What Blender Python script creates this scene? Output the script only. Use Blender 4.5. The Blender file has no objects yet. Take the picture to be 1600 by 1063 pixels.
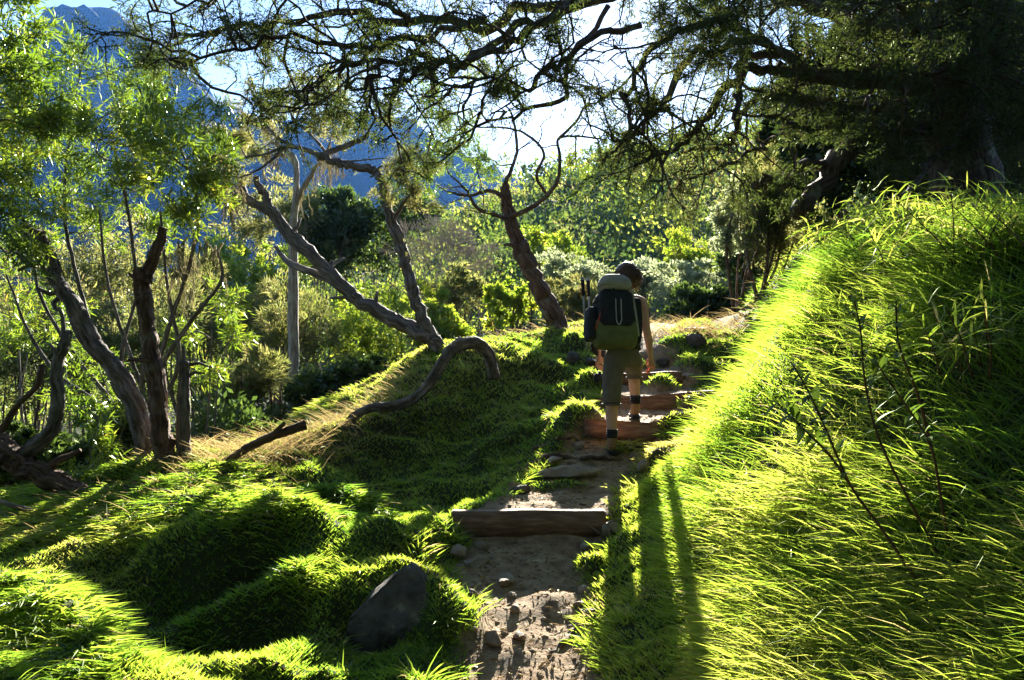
import bpy, bmesh, math, random
import numpy as np
from mathutils import Vector, Matrix

# ------------------------------------------------------------------ camera, sky, sun, exposure
scene = bpy.context.scene
COL = scene.collection
CAMZ, FPX, CU, CV = 1.60, 1250.0, 800.0, 531.5      # eye height; focal length and centre in photo pixels (1600 x 1063)

cam = bpy.data.cameras.new('camera')
cam.sensor_width = 36.0
cam.lens = 36.0 * FPX / 1600.0
cam.clip_start = 0.05
cam.clip_end = 6000.0
cam_o = bpy.data.objects.new('camera', cam)
COL.objects.link(cam_o)
cam_o.location = (0, 0, CAMZ)
cam_o.rotation_euler = (math.radians(90), 0, 0)
scene.camera = cam_o

SUN_DIR = Vector(((938 - CU) / FPX, 1.0, (CV - 75) / FPX)).normalized()
SUN_EL = math.asin(SUN_DIR.z)
SUN_AZ = math.atan2(SUN_DIR.x, SUN_DIR.y)            # clockwise from +Y

world = bpy.data.worlds.new('World')
scene.world = world
world.use_nodes = True
wn = world.node_tree
wn.nodes.clear()
w_out = wn.nodes.new('ShaderNodeOutputWorld')
w_bg = wn.nodes.new('ShaderNodeBackground')
w_sky = wn.nodes.new('ShaderNodeTexSky')
w_sky.sky_type = 'NISHITA'
w_sky.sun_disc = False
w_sky.sun_elevation = SUN_EL
w_sky.sun_rotation = SUN_AZ
w_sky.altitude = 1400
w_sky.air_density = 1.0
w_sky.dust_density = 0.35
w_sky.ozone_density = 2.0
w_bg.inputs['Strength'].default_value = 0.05
wn.links.new(w_sky.outputs[0], w_bg.inputs['Color'])
wn.links.new(w_bg.outputs[0], w_out.inputs['Surface'])

sun = bpy.data.lights.new('sun', 'SUN')
sun.energy = 5.0
sun.angle = math.radians(0.53)
sun.color = (1.0, 0.93, 0.80)
sun_o = bpy.data.objects.new('sun', sun)
COL.objects.link(sun_o)
sun_o.rotation_euler = (-SUN_DIR).to_track_quat('-Z', 'Y').to_euler()

vs = scene.view_settings
vs.view_transform = 'Standard'
vs.look = 'None'
vs.exposure = 2.72
vs.gamma = 1.0
vs.use_curve_mapping = False
scene.cycles.use_denoising = True
scene.cycles.max_bounces = 8
scene.cycles.diffuse_bounces = 3
scene.cycles.glossy_bounces = 2
scene.cycles.transmission_bounces = 5
scene.cycles.volume_bounces = 0
scene.cycles.sample_clamp_indirect = 6.0

# ------------------------------------------------------------------ helpers
def P(u, v, Y):
    """a point of the place, seen at photo pixel (u, v), standing Y metres ahead of the camera"""
    return np.array(((u - CU) / FPX * Y, Y, CAMZ - (v - CV) / FPX * Y))

def smooth(x, a, b):
    t = np.clip((x - a) / (b - a), 0, 1)
    return t * t * (3 - 2 * t)

def _hash(ix, iy, seed):
    h = (ix.astype(np.int64) * 374761393 + iy.astype(np.int64) * 668265263 + seed * 1442695041) & 0xFFFFFFFF
    h = ((h ^ (h >> 13)) * 1274126177) & 0xFFFFFFFF
    return ((h ^ (h >> 16)) & 0xFFFF) / 65535.0

def vnoise(x, y, seed=0):
    x = np.asarray(x, float); y = np.asarray(y, float)
    ix = np.floor(x); iy = np.floor(y)
    fx = x - ix; fy = y - iy
    fx = fx * fx * fx * (fx * (fx * 6 - 15) + 10); fy = fy * fy * fy * (fy * (fy * 6 - 15) + 10)
    a = _hash(ix, iy, seed); b = _hash(ix + 1, iy, seed); c = _hash(ix, iy + 1, seed); d = _hash(ix + 1, iy + 1, seed)
    return (a + (b - a) * fx) * (1 - fy) + (c + (d - c) * fx) * fy

def fbm(x, y, octv=4, seed=0, gain=0.5):
    s = 0; a = 1.0; t = 0
    for o in range(octv):
        s = s + a * (vnoise(x * 2 ** o, y * 2 ** o, seed + o * 17) - 0.5); t += a; a *= gain
    return s / t * 2

def make_mesh(name, V, faces, smooth_shade=True, attrs=None):
    """V (n,3); faces: list of int arrays (m,k)"""
    V = np.asarray(V, np.float32)
    me = bpy.data.meshes.new(name)
    faces = [np.asarray(f, np.int32) for f in faces if len(f)]
    loops = np.concatenate([f.ravel() for f in faces])
    counts = np.concatenate([np.full(len(f), f.shape[1], np.int32) for f in faces])
    starts = np.concatenate(([0], np.cumsum(counts)[:-1])).astype(np.int32)
    me.vertices.add(len(V)); me.vertices.foreach_set('co', V.ravel())
    me.loops.add(len(loops)); me.loops.foreach_set('vertex_index', loops)
    me.polygons.add(len(counts)); me.polygons.foreach_set('loop_start', starts)
    if smooth_shade:
        me.polygons.foreach_set('use_smooth', np.ones(len(counts), bool))
    for k, a in (attrs or {}).items():
        a = np.asarray(a, np.float32)
        if a.ndim == 1:
            at = me.attributes.new(k, 'FLOAT', 'POINT'); at.data.foreach_set('value', a)
        else:
            at = me.attributes.new(k, 'FLOAT_VECTOR', 'POINT'); at.data.foreach_set('vector', a.ravel())
    me.update(calc_edges=True)
    return me

def link(name, me, mat=None, parent=None, loc=None):
    o = bpy.data.objects.new(name, me)
    if me is not None and mat is not None:
        if not me.materials: me.materials.append(mat)
    COL.objects.link(o)
    if parent is not None: o.parent = parent
    if loc is not None: o.location = loc
    return o

def thing(name, label, cat, loc=(0, 0, 0), group=None):
    o = bpy.data.objects.new(name, None)
    COL.objects.link(o)
    o.empty_display_size = 0.1
    o.location = loc
    return tag(o, label, cat, group)

def tag(o, label=None, cat=None, group=None, kind=None):
    if label: o['label'] = label
    if cat: o['category'] = cat
    if group: o['group'] = group
    if kind: o['kind'] = kind
    return o

class MB:
    """collects arrays of vertices and faces into one mesh"""
    def __init__(s):
        s.V = []; s.F3 = []; s.F4 = []; s.A = {}; s.n = 0
    def add(s, V, F3=None, F4=None, **attrs):
        V = np.asarray(V, float)
        if F3 is not None and len(F3): s.F3.append(np.asarray(F3) + s.n)
        if F4 is not None and len(F4): s.F4.append(np.asarray(F4) + s.n)
        s.V.append(V)
        for k, a in attrs.items(): s.A.setdefault(k, []).append(np.asarray(a, float))
        s.n += len(V)
    def mesh(s, name, sm=True):
        V = np.concatenate(s.V)
        F = []
        if s.F3: F.append(np.concatenate(s.F3))
        if s.F4: F.append(np.concatenate(s.F4))
        return make_mesh(name, V, F, sm, {k: np.concatenate(a) for k, a in s.A.items()})

def catmull(pts, per=6):
    pts = np.asarray(pts, float)
    if len(pts) < 3:
        t = np.linspace(0, 1, per + 1)[:, None]
        return pts[0] * (1 - t) + pts[-1] * t
    Q = np.vstack((2 * pts[0] - pts[1], pts, 2 * pts[-1] - pts[-2]))
    out = []
    for i in range(len(pts) - 1):
        p0, p1, p2, p3 = Q[i:i + 4]
        t = np.linspace(0, 1, per, endpoint=False)[:, None]
        out.append(0.5 * (2 * p1 + (p2 - p0) * t + (2 * p0 - 5 * p1 + 4 * p2 - p3) * t ** 2 + (3 * p1 - p0 - 3 * p2 + p3) * t ** 3))
    out.append(pts[-1:])
    return np.vstack(out)

def tube(mb, pts, rad, k=8, ridge=0.0, seed=0, cap=True):
    """tapered tube along a polyline; attribute bark = straightened coordinates"""
    pts = np.asarray(pts, float); n = len(pts)
    rad = np.broadcast_to(np.asarray(rad, float), (n,))
    T = np.gradient(pts, axis=0); T /= np.linalg.norm(T, axis=1)[:, None] + 1e-9
    ref = np.array((0.31, 0.17, 0.93)) if abs(T[0, 2]) < 0.8 else np.array((0.95, 0.2, 0.1))
    N = np.zeros((n, 3))
    v = np.cross(T[0], ref); v /= np.linalg.norm(v) + 1e-9
    for i in range(n):
        v = v - T[i] * np.dot(v, T[i]); v /= np.linalg.norm(v) + 1e-9
        N[i] = v
    B = np.cross(T, N)
    a = np.arange(k) / k * 2 * math.pi
    L = np.concatenate(([0], np.cumsum(np.linalg.norm(np.diff(pts, axis=0), axis=1))))
    ca, sa = np.cos(a), np.sin(a)
    R = np.repeat(rad[:, None], k, 1)
    if ridge:
        LL = np.repeat(L[:, None], k, 1); tw = .5 * np.sin(LL * 1.1 + seed) + LL * .35
        aa = np.repeat(a[None], n, 0) + tw
        cx, sx_ = np.cos(aa), np.sin(aa)
        fiss = np.abs(fbm(cx * 3.2 + seed * 3, sx_ * 3.2 + LL * 1.6, 3, 5)) + .6 * np.abs(fbm(cx * 7 + seed, sx_ * 7 + LL * 3.0, 2, 6))
        burl = fbm(LL * 2.6 + seed, 0 * LL + seed, 3, 15) + .7 * fbm(cx + LL * 3.1 + seed, sx_ + seed, 2, 16)
        R = R * (1 + ridge * (1.2 * np.clip(fiss, 0, .55) * 2 - .55 + .45 * np.sin(2 * aa + seed) + .85 * burl))
    V = pts[:, None] + R[..., None] * (N[:, None] * ca[None, :, None] + B[:, None] * sa[None, :, None])
    i = np.arange(n - 1)[:, None] * k; j = np.arange(k)[None]
    F = np.stack((i + j, i + (j + 1) % k, i + k + (j + 1) % k, i + k + j), -1).reshape(-1, 4)
    bark = np.stack((np.repeat((ca * rad[0] + seed)[None], n, 0), np.repeat((sa * rad[0])[None], n, 0), np.repeat(L[:, None], k, 1)), -1).reshape(-1, 3)
    V = V.reshape(-1, 3); F3 = None
    if cap:
        V = np.vstack((V, pts[0], pts[-1])); c0, c1 = n * k, n * k + 1
        jj = np.arange(k)
        F3 = np.vstack((np.stack((np.full(k, c0), (jj + 1) % k, jj), -1), np.stack((np.full(k, c1), (n - 1) * k + jj, (n - 1) * k + (jj + 1) % k), -1)))
        bark = np.vstack((bark, (seed, 0, 0), (seed, 0, L[-1])))
    mb.add(V, F3, F, bark=bark)

# ------------------------------------------------------------------ materials
def new_mat(name):
    m = bpy.data.materials.new(name); m.use_nodes = True
    nt = m.node_tree; nt.nodes.clear()
    return m, nt, nt.nodes.new('ShaderNodeOutputMaterial')

def N(nt, typ, **kw):
    n = nt.nodes.new(typ)
    for k, v in kw.items():
        if k in n.inputs: n.inputs[k].default_value = v
        else: setattr(n, k, v)
    return n

def ramp(nt, fac, stops):
    r = nt.nodes.new('ShaderNodeValToRGB')
    el = r.color_ramp.elements
    while len(el) < len(stops): el.new(0.5)
    for e, (p, c) in zip(el, stops):
        e.position = p; e.color = (*c, 1) if len(c) == 3 else c
    nt.links.new(fac, r.inputs[0])
    return r.outputs[0]

def leaf_mat(name, stops, tr_stops, trans=0.5, gloss=0.08, rough=0.45):
    """blade or leaf: diffuse + translucent + a little gloss; colour by the per-leaf attribute rnd"""
    m, nt, out = new_mat(name)
    at = N(nt, 'ShaderNodeAttribute', attribute_name='rnd')
    c1 = ramp(nt, at.outputs['Fac'], stops); c2 = ramp(nt, at.outputs['Fac'], tr_stops)
    d = N(nt, 'ShaderNodeBsdfDiffuse'); t = N(nt, 'ShaderNodeBsdfTranslucent'); g = N(nt, 'ShaderNodeBsdfGlossy', Roughness=rough)
    g.inputs['Color'].default_value = (0.75, 0.85, 0.6, 1)
    nt.links.new(c1, d.inputs['Color']); nt.links.new(c2, t.inputs['Color'])
    m1 = N(nt, 'ShaderNodeMixShader', Fac=trans); nt.links.new(d.outputs[0], m1.inputs[1]); nt.links.new(t.outputs[0], m1.inputs[2])
    m2 = N(nt, 'ShaderNodeMixShader', Fac=gloss)
    nt.links.new(m1.outputs[0], m2.inputs[1]); nt.links.new(g.outputs[0], m2.inputs[2])
    nt.links.new(m2.outputs[0], out.inputs['Surface'])
    return m

def bark_mat(name, dark, mid, light, scale=1.0, lichen=None, lich_amt=0.5, bump=0.6):
    m, nt, out = new_mat(name)
    at = N(nt, 'ShaderNodeAttribute', attribute_name='bark')
    mp = N(nt, 'ShaderNodeMapping'); mp.inputs['Scale'].default_value = (40 * scale, 40 * scale, 7 * scale)
    nt.links.new(at.outputs['Vector'], mp.inputs['Vector'])
    n1 = N(nt, 'ShaderNodeTexNoise', Scale=1.0, Detail=6.0, Roughness=0.65); nt.links.new(mp.outputs[0], n1.inputs['Vector'])
    c = ramp(nt, n1.outputs['Fac'], [(0.34, dark), (0.5, mid), (0.68, light)])
    if lichen:
        tc = N(nt, 'ShaderNodeTexCoord')
        n2 = N(nt, 'ShaderNodeTexNoise', Scale=7.0, Detail=5.0, Roughness=0.6); nt.links.new(tc.outputs['Object'], n2.inputs['Vector'])
        f = ramp(nt, n2.outputs['Fac'], [(0.62 - 0.2 * lich_amt, (0, 0, 0)), (0.72 - 0.2 * lich_amt, (1, 1, 1))])
        mx = N(nt, 'ShaderNodeMix', data_type='RGBA'); nt.links.new(f, mx.inputs[0]); nt.links.new(c, mx.inputs[6]); mx.inputs[7].default_value = (*lichen, 1)
        c = mx.outputs[2]
    b = N(nt, 'ShaderNodeBsdfPrincipled', Roughness=0.85); b.inputs['Specular IOR Level'].default_value = 0.25
    nt.links.new(c, b.inputs['Base Color'])
    bp = N(nt, 'ShaderNodeBump', Strength=min(1, bump * 1.6), Distance=0.035); nt.links.new(n1.outputs['Fac'], bp.inputs['Height']); nt.links.new(bp.outputs[0], b.inputs['Normal'])
    nt.links.new(b.outputs[0], out.inputs['Surface'])
    return m

def rough_mat(name, stops, scale=6.0, rough=0.85, bump=0.4, dist=0.02, spec=0.3, stretch=(1, 1, 1), detail=8.0):
    m, nt, out = new_mat(name)
    tc = N(nt, 'ShaderNodeTexCoord')
    mp = N(nt, 'ShaderNodeMapping'); mp.inputs['Scale'].default_value = stretch
    nt.links.new(tc.outputs['Object'], mp.inputs['Vector'])
    n1 = N(nt, 'ShaderNodeTexNoise', Scale=scale, Detail=detail, Roughness=0.6); nt.links.new(mp.outputs[0], n1.inputs['Vector'])
    c = ramp(nt, n1.outputs['Fac'], stops)
    b = N(nt, 'ShaderNodeBsdfPrincipled', Roughness=rough); b.inputs['Specular IOR Level'].default_value = spec
    nt.links.new(c, b.inputs['Base Color'])
    n2 = N(nt, 'ShaderNodeTexNoise', Scale=scale * 3, Detail=8.0, Roughness=0.65); nt.links.new(mp.outputs[0], n2.inputs['Vector'])
    bp = N(nt, 'ShaderNodeBump', Strength=bump, Distance=dist); nt.links.new(n2.outputs['Fac'], bp.inputs['Height']); nt.links.new(bp.outputs[0], b.inputs['Normal'])
    nt.links.new(b.outputs[0], out.inputs['Surface'])
    return m

# ------------------------------------------------------------------ the lie of the land
def pw(*pts):
    xs = np.array([p[0] for p in pts], float); ys = np.array([p[1] for p in pts], float)
    return lambda x: np.interp(x, xs, ys)

path_xc = pw((0, .05), (3.7, .065), (4.8, .077), (5.45, .115), (5.8, .40), (6.05, .50), (6.3, .58), (6.7, .80), (7.0, 1.13), (7.9, 1.46), (8.6, 1.5), (9.4, 1.55), (10.5, 1.75), (13, 2.4), (20, 4))
path_hw = pw((0, .4), (3.7, .32), (4.8, .38), (5.4, .50), (5.65, .42), (6.3, .40), (6.7, .42), (7.0, .52), (7.9, .55), (8.6, .5), (9.4, .45), (10.5, .4), (13, .35))
path_z = pw((0, 0), (3, 0), (3.7, .03), (4.8, .18), (5.37, .275), (5.41, .42), (6.15, .49), (6.3, .55), (6.55, .61), (6.7, .645), (6.97, .70),
            (7.02, .87), (7.86, .915), (7.91, 1.05), (8.56, 1.09), (8.61, 1.20), (9.3, 1.27), (9.45, 1.46), (10.5, 1.72), (11.5, 1.84), (13, 1.8), (16, 1.2), (22, .2))
foot_x = pw((0, .38), (3.5, .40), (4, .43), (5, .60), (6, 1.06), (6.5, 1.38), (7, 1.82), (8, 2.28), (9, 2.55), (10, 2.7), (11, 2.9), (13, 3.5), (20, 6), (60, 20))
bank_k = pw((0, .8), (3, .9), (4, 1.0), (5, 1.1), (7, 1.75), (9, 1.65), (14, 1.2))
bank_R = pw((0, .8), (2, 1.35), (3.2, 1.84), (4.2, 2.08), (5, 2.0), (7, 1.6), (9, 1.45), (12, 1.25))
bank_p = pw((-9, 0), (0, 0), (.4, .16), (1.08, .51), (1.6, .80), (2.1, .95), (2.6, 1.0), (4, 1.03), (8, 1.15), (20, 1.9), (60, 5))

def bank_prof(d, y):              # height of the bank over its foot, rounded off
    d = d * bank_k(y)
    return (bank_p(d - .12) + bank_p(d) + bank_p(d + .12)) / 3 * bank_R(y)

CTRL_PIX = [  # (u, v, Y): points of the turf left of the path
    (650, 800, 5.75), (690, 850, 5.1), (560, 830, 5.3), (500, 815, 5.5), (380, 780, 5.9), (270, 765, 5.95), (170, 795, 5.75), (100, 850, 5.2), (0, 905, 4.6),
    (-80, 930, 4.4), (415, 848, 4.85), (350, 852, 4.85), (300, 862, 4.85), (200, 880, 4.85), (400, 960, 4.6), (320, 995, 4.45), (560, 845, 4.75), (450, 890, 4.45), (380, 930, 4.25),
    (285, 990, 4.05), (440, 1020, 4.12), (350, 1065, 3.95), (500, 960, 4.2), (520, 900, 4.5), (620, 900, 4.5), (450, 1000, 3.8), (330, 1055, 3.6), (480, 1075, 3.55), (560, 1030, 4.0), (600, 1040, 3.8),
    (70, 965, 3.9), (0, 960, 3.8), (140, 1000, 3.7), (210, 975, 4.4), (230, 1060, 3.9), (680, 985, 4.1), (700, 1030, 3.8),
    (640, 742, 7.0), (600, 810, 6.0), (680, 805, 6.05), (760, 645, 8.0), (760, 735, 7.0), (720, 778, 6.5), (820, 602, 8.5), (880, 565, 9.3), (878, 520, 10.4), (690, 546, 9.0), (765, 564, 8.7),
    (620, 622, 8.2), (545, 675, 7.5), (440, 712, 7.0), (330, 735, 6.5), (480, 750, 6.4), (400, 760, 6.1), (230, 725, 6.6), (140, 765, 6.3), (560, 745, 6.9), (860, 668, 7.2),
    (930, 525, 10.4), (820, 535, 9.9), (900, 600, 8.5), (840, 660, 7.6), (760, 800, 5.9)]
CTRL_XYZ = [(-3.4, 8.5, .2), (-1.6, 10.6, .75), (-.3, 12, 1.35), (-4.2, 7, .25), (-5.2, 5.2, .2), (-4.4, 4.2, .3), (-6, 9, -.5), (-3, 12.5, -.2), (1, 13.5, 1.5), (-6.5, 6.5, -.1),
            (-1.2, 3.0, .12), (-2.6, 3.0, .28), (-.5, 2.8, .05), (-4, 3, .3), (-6, 3, .2), (-.35, 3.6, .04), (-2.3, 9.4, .75), (-1.7, 8.3, .72)]
for y in (2.8, 3.4, 4.0, 4.6, 5.2, 5.6, 6.0, 6.6, 7.2, 7.8, 8.4, 9.0, 9.8, 10.6, 11.6):
    CTRL_XYZ.append((float(path_xc(y) - path_hw(y)), y, float(path_z(y)) + .02))
CP = np.array([P(*c) for c in CTRL_PIX] + [np.array(c, float) for c in CTRL_XYZ])

def _tps_k(r2):
    return np.where(r2 > 1e-12, r2 * np.log(np.maximum(r2, 1e-12)), 0)
_n = len(CP)
_d2 = ((CP[:, None, :2] - CP[None, :, :2]) ** 2).sum(-1)
_A = np.zeros((_n + 3, _n + 3)); _A[:_n, :_n] = _tps_k(_d2) + np.eye(_n) * 0.0012
_A[:_n, _n] = 1; _A[:_n, _n + 1:] = CP[:, :2]; _A[_n:, :_n] = _A[:_n, _n:].T
_w = np.linalg.solve(_A, np.concatenate((CP[:, 2], np.zeros(3))))
def turf_z(x, y):
    x = np.clip(x, -6.5, 3); y = np.clip(y, 2.7, 13.5)
    out = np.empty(x.size); xf_, yf_ = x.ravel(), y.ravel()
    for s in range(0, x.size, 20000):
        a, b = xf_[s:s + 20000], yf_[s:s + 20000]
        r2 = (a[:, None] - CP[None, :, 0]) ** 2 + (b[:, None] - CP[None, :, 1]) ** 2
        out[s:s + 20000] = _tps_k(r2) @ _w[:_n] + _w[_n] + _w[_n + 1] * a + _w[_n + 2] * b
    return out.reshape(x.shape)

hill_H = pw((-2, .0), (-.6, .01), (-.4, .03), (-.3, .06), (-.16, .125), (0, .198), (.1, .232), (.3, .285), (.6, .31), (1, .34), (3, .36))
def far_z(x, y):
    yy = np.maximum(y, 6.0)
    H = hill_H(x / yy)
    t = np.clip(y - 14, 0, 96)
    z = -.8 + t * ((1.6 + H * 110 - 3 + .8) / 96)
    z = z - .04 * np.clip(y - 115, 0, 400) - .09 * np.clip(-x - 6, 0, 50) * smooth(y, 60, 20)
    z = z + fbm(x * .06, y * .06, 3, 3) * 1.4 * smooth(y, 18, 45)
    return z - 60 * smooth(y, 300, 700)

HUMMOCKS = [  # (u, v, Y, radius x, radius y, height)
    (545, 775, 5.85, .30, .20, .17), (905, 668, 7.15, .20, .16, .17), (1033, 610, 8.35, .17, .13, .14), (1088, 628, 7.75, .16, .14, .17), (1075, 690, 6.95, .26, .13, .15),
    (1050, 745, 6.35, .24, .17, .16), (985, 705, 6.75, .20, .08, .05), (921, 885, 4.85, .10, .09, .12), (690, 975, 4.15, .17, .17, .20), (845, 580, 8.9, .3, .2, .10), (900, 545, 9.8, .25, .2, .10), (930, 605, 8.45, .22, .16, .12),
    (965, 560, 9.1, .2, .14, .10), (1100, 560, 9.0, .35, .2, .18), (1060, 535, 9.7, .25, .15, .10), (600, 850, 4.95, .22, .16, .06), (470, 840, 5.1, .25, .16, .06), (330, 800, 5.4, .3, .2, .08),
    (870, 772, 6.05, .22, .07, .05), (760, 690, 7.1, .35, .3, .07), (660, 745, 6.6, .35, .25, .08), (780, 745, 6.5, .3, .2, .07), (710, 650, 7.8, .3, .25, .08), (60, 960, 3.95, .3, .25, .12),
    (120, 960, 3.75, .2, .2, .08), (700, 820, 5.25, .16, .16, .08), (640, 815, 5.3, .16, .16, .06), (1000, 560, 9.2, .2, .12, .08), (790, 560, 9.1, .3, .2, .06)]

def land_z(x, y, detail=True):
    x = np.asarray(x, float); y = np.asarray(y, float)
    xc, hw, zp, fx = path_xc(y), path_hw(y), path_z(y), foot_x(y)
    d = x - fx
    wob = fbm(x * 1.3 + 4, y * 1.3, 3, 8) * .10
    right = zp + bank_prof(d + wob * smooth(d, -.1, .5), y)
    # the turf at the foot of the bank and beside the path is not stepped like the path
    zs = (path_z(y - .25) + path_z(y + .1) + path_z(y - .05) + path_z(y + .25)) / 4
    side = smooth(np.abs(x - xc) - hw, -.05, .12)
    right = right + (zs - zp) * side
    left = turf_z(x, y)
    t = smooth(x, xc - hw - .22, xc - hw + .06)
    z = left * (1 - t) + right * t
    wf = np.maximum(smooth(y, 12.5, 19), smooth(-x, 5.5, 9))
    z = z * (1 - wf) + far_z(x, y) * wf
    for (u, v, Y, rx, ry, h) in HUMMOCKS:
        c = P(u, v, Y)
        r = ((x - c[0]) / rx) ** 2 + ((y - c[1]) / ry) ** 2
        z = z + h * np.exp(-r ** 1.4)
    if detail:
        gr = smooth(np.abs(x - xc) - hw, -.05, .15)          # 0 on the path, 1 on the turf
        near = smooth(y, 22, 12)
        z = z + near * gr * (.05 * fbm(x * 2.3, y * 2.3, 3, 21) + .145 * (.45 - np.abs(fbm(x * 1.9 + .3 * fbm(x * 3, y * 3, 2, 33), y * 2.1, 2, 31))) * smooth(d, .5, .1) + .065 * (.4 - np.abs(fbm(x * 4.6, y * 4.6, 2, 35))))
        z = z + near * (1 - gr) * (.030 * fbm(x * 4, y * 4, 3, 41) + .022 * fbm(x * 11 + fbm(x * 6, y * 6, 2, 44) * 1.5, y * 11, 4, 51, .65))
    return z

def dirt_mask(x, y):
    xc, hw = path_xc(y), path_hw(y)
    e = np.abs(x - xc) - hw + .20 * fbm(x * 3.2, y * 3.2, 4, 61)
    m_ = smooth(e, .04, -.06)
    for (u, v, Y, rx, ry, h) in HUMMOCKS:                   # mossy cushions on the steps are turf, not earth
        c = P(u, v, Y); r = ((x - c[0]) / rx) ** 2 + ((y - c[1]) / ry) ** 2
        m_ = m_ * (1 - np.clip(1.5 * np.exp(-r ** 1.4), 0, 1))
    return m_

def land1(x, y):
    return float(ground_z(x, y))

def axis(lo, hi, step, lo_far, hi_far, g=1.16):
    mid = np.arange(lo, hi + step / 2, step)
    a = []; s = step; p = lo
    while p > lo_far: s *= g; p -= s; a.append(p)
    b = []; s = step; p = mid[-1]
    while p < hi_far: s *= g; p += s; b.append(p)
    return np.concatenate((a[::-1], mid, b))

gx = axis(-3.4, 3.4, .042, -1400, 1400); gy = axis(2.8, 10.2, .042, -60, 1400)
GX, GY = np.meshgrid(gx, gy)
GZ = land_z(GX, GY)
GZS = land_z(GX, GY, False)
def _bil(G, x, y):
    i = np.clip(np.searchsorted(gx, x) - 1, 0, len(gx) - 2); j = np.clip(np.searchsorted(gy, y) - 1, 0, len(gy) - 2)
    fx = (x - gx[i]) / (gx[i + 1] - gx[i]); fy = (y - gy[j]) / (gy[j + 1] - gy[j])
    return (G[j, i] * (1 - fx) + G[j, i + 1] * fx) * (1 - fy) + (G[j + 1, i] * (1 - fx) + G[j + 1, i + 1] * fx) * fy
def ground_z(x, y): return _bil(GZ, np.asarray(x, float), np.asarray(y, float))
def smooth_z(x, y): return _bil(GZS, np.asarray(x, float), np.asarray(y, float))
gV = np.stack((GX, GY, GZ), -1).reshape(-1, 3)
nx, ny = len(gx), len(gy)
ii = (np.arange(ny - 1)[:, None] * nx + np.arange(nx - 1)[None]).ravel()
gF = np.stack((ii, ii + 1, ii + nx + 1, ii + nx), -1)
fc = gV[gF].mean(1)
on_path = (dirt_mask(fc[:, 0], fc[:, 1]) > .5) & (fc[:, 1] < 11.5) & (fc[:, 1] > -3)
g_dirt = dirt_mask(gV[:, 0], gV[:, 1]) * smooth(gV[:, 1], 12, 11)

def earth_mat():
    m, nt, out = new_mat('earth')
    tc = N(nt, 'ShaderNodeTexCoord')
    at = N(nt, 'ShaderNodeAttribute', attribute_name='dirt')
    n1 = N(nt, 'ShaderNodeTexNoise', Scale=9.0, Detail=9.0, Roughness=0.68); nt.links.new(tc.outputs['Object'], n1.inputs['Vector'])
    n2 = N(nt, 'ShaderNodeTexNoise', Scale=46.0, Detail=6.0, Roughness=0.7); nt.links.new(tc.outputs['Object'], n2.inputs['Vector'])
    n3 = N(nt, 'ShaderNodeTexNoise', Scale=1.7, Detail=5.0, Roughness=0.6); nt.links.new(tc.outputs['Object'], n3.inputs['Vector'])
    dirt = ramp(nt, n1.outputs['Fac'], [(.25, (.085, .050, .027)), (.42, (.235, .158, .090)), (.58, (.37, .27, .165)), (.78, (.50, .39, .26))])
    soil = ramp(nt, n3.outputs['Fac'], [(.3, (.030, .022, .010)), (.5, (.034, .046, .010)), (.7, (.042, .068, .012))])
    mx = N(nt, 'ShaderNodeMix', data_type='RGBA'); nt.links.new(at.outputs['Fac'], mx.inputs[0]); nt.links.new(soil, mx.inputs[6]); nt.links.new(dirt, mx.inputs[7])
    b = N(nt, 'ShaderNodeBsdfPrincipled', Roughness=0.9); b.inputs['Specular IOR Level'].default_value = 0.2
    nt.links.new(mx.outputs[2], b.inputs['Base Color'])
    ad = N(nt, 'ShaderNodeMath', operation='MULTIPLY_ADD'); ad.inputs[1].default_value = 0.45
    nt.links.new(n2.outputs['Fac'], ad.inputs[0]); nt.links.new(n1.outputs['Fac'], ad.inputs[2])
    bp = N(nt, 'ShaderNodeBump', Strength=0.9, Distance=0.035); nt.links.new(ad.outputs[0], bp.inputs['Height']); nt.links.new(bp.outputs[0], b.inputs['Normal'])
    nt.links.new(b.outputs[0], out.inputs['Surface'])
    return m
M_EARTH = earth_mat()

def sub_mesh(name, mask):
    F = gF[mask]
    idx, inv = np.unique(F, return_inverse=True)
    return make_mesh(name, gV[idx], [inv.reshape(-1, 4)], True, {'dirt': g_dirt[idx]})
tag(link('ground', sub_mesh('ground', ~on_path), M_EARTH), 'turfed ground of bank, ridge and hillside beside the path', kind='structure')
tag(link('path', sub_mesh('path', on_path), M_EARTH), 'bare trodden earth path climbing between turf banks', kind='structure')

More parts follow.
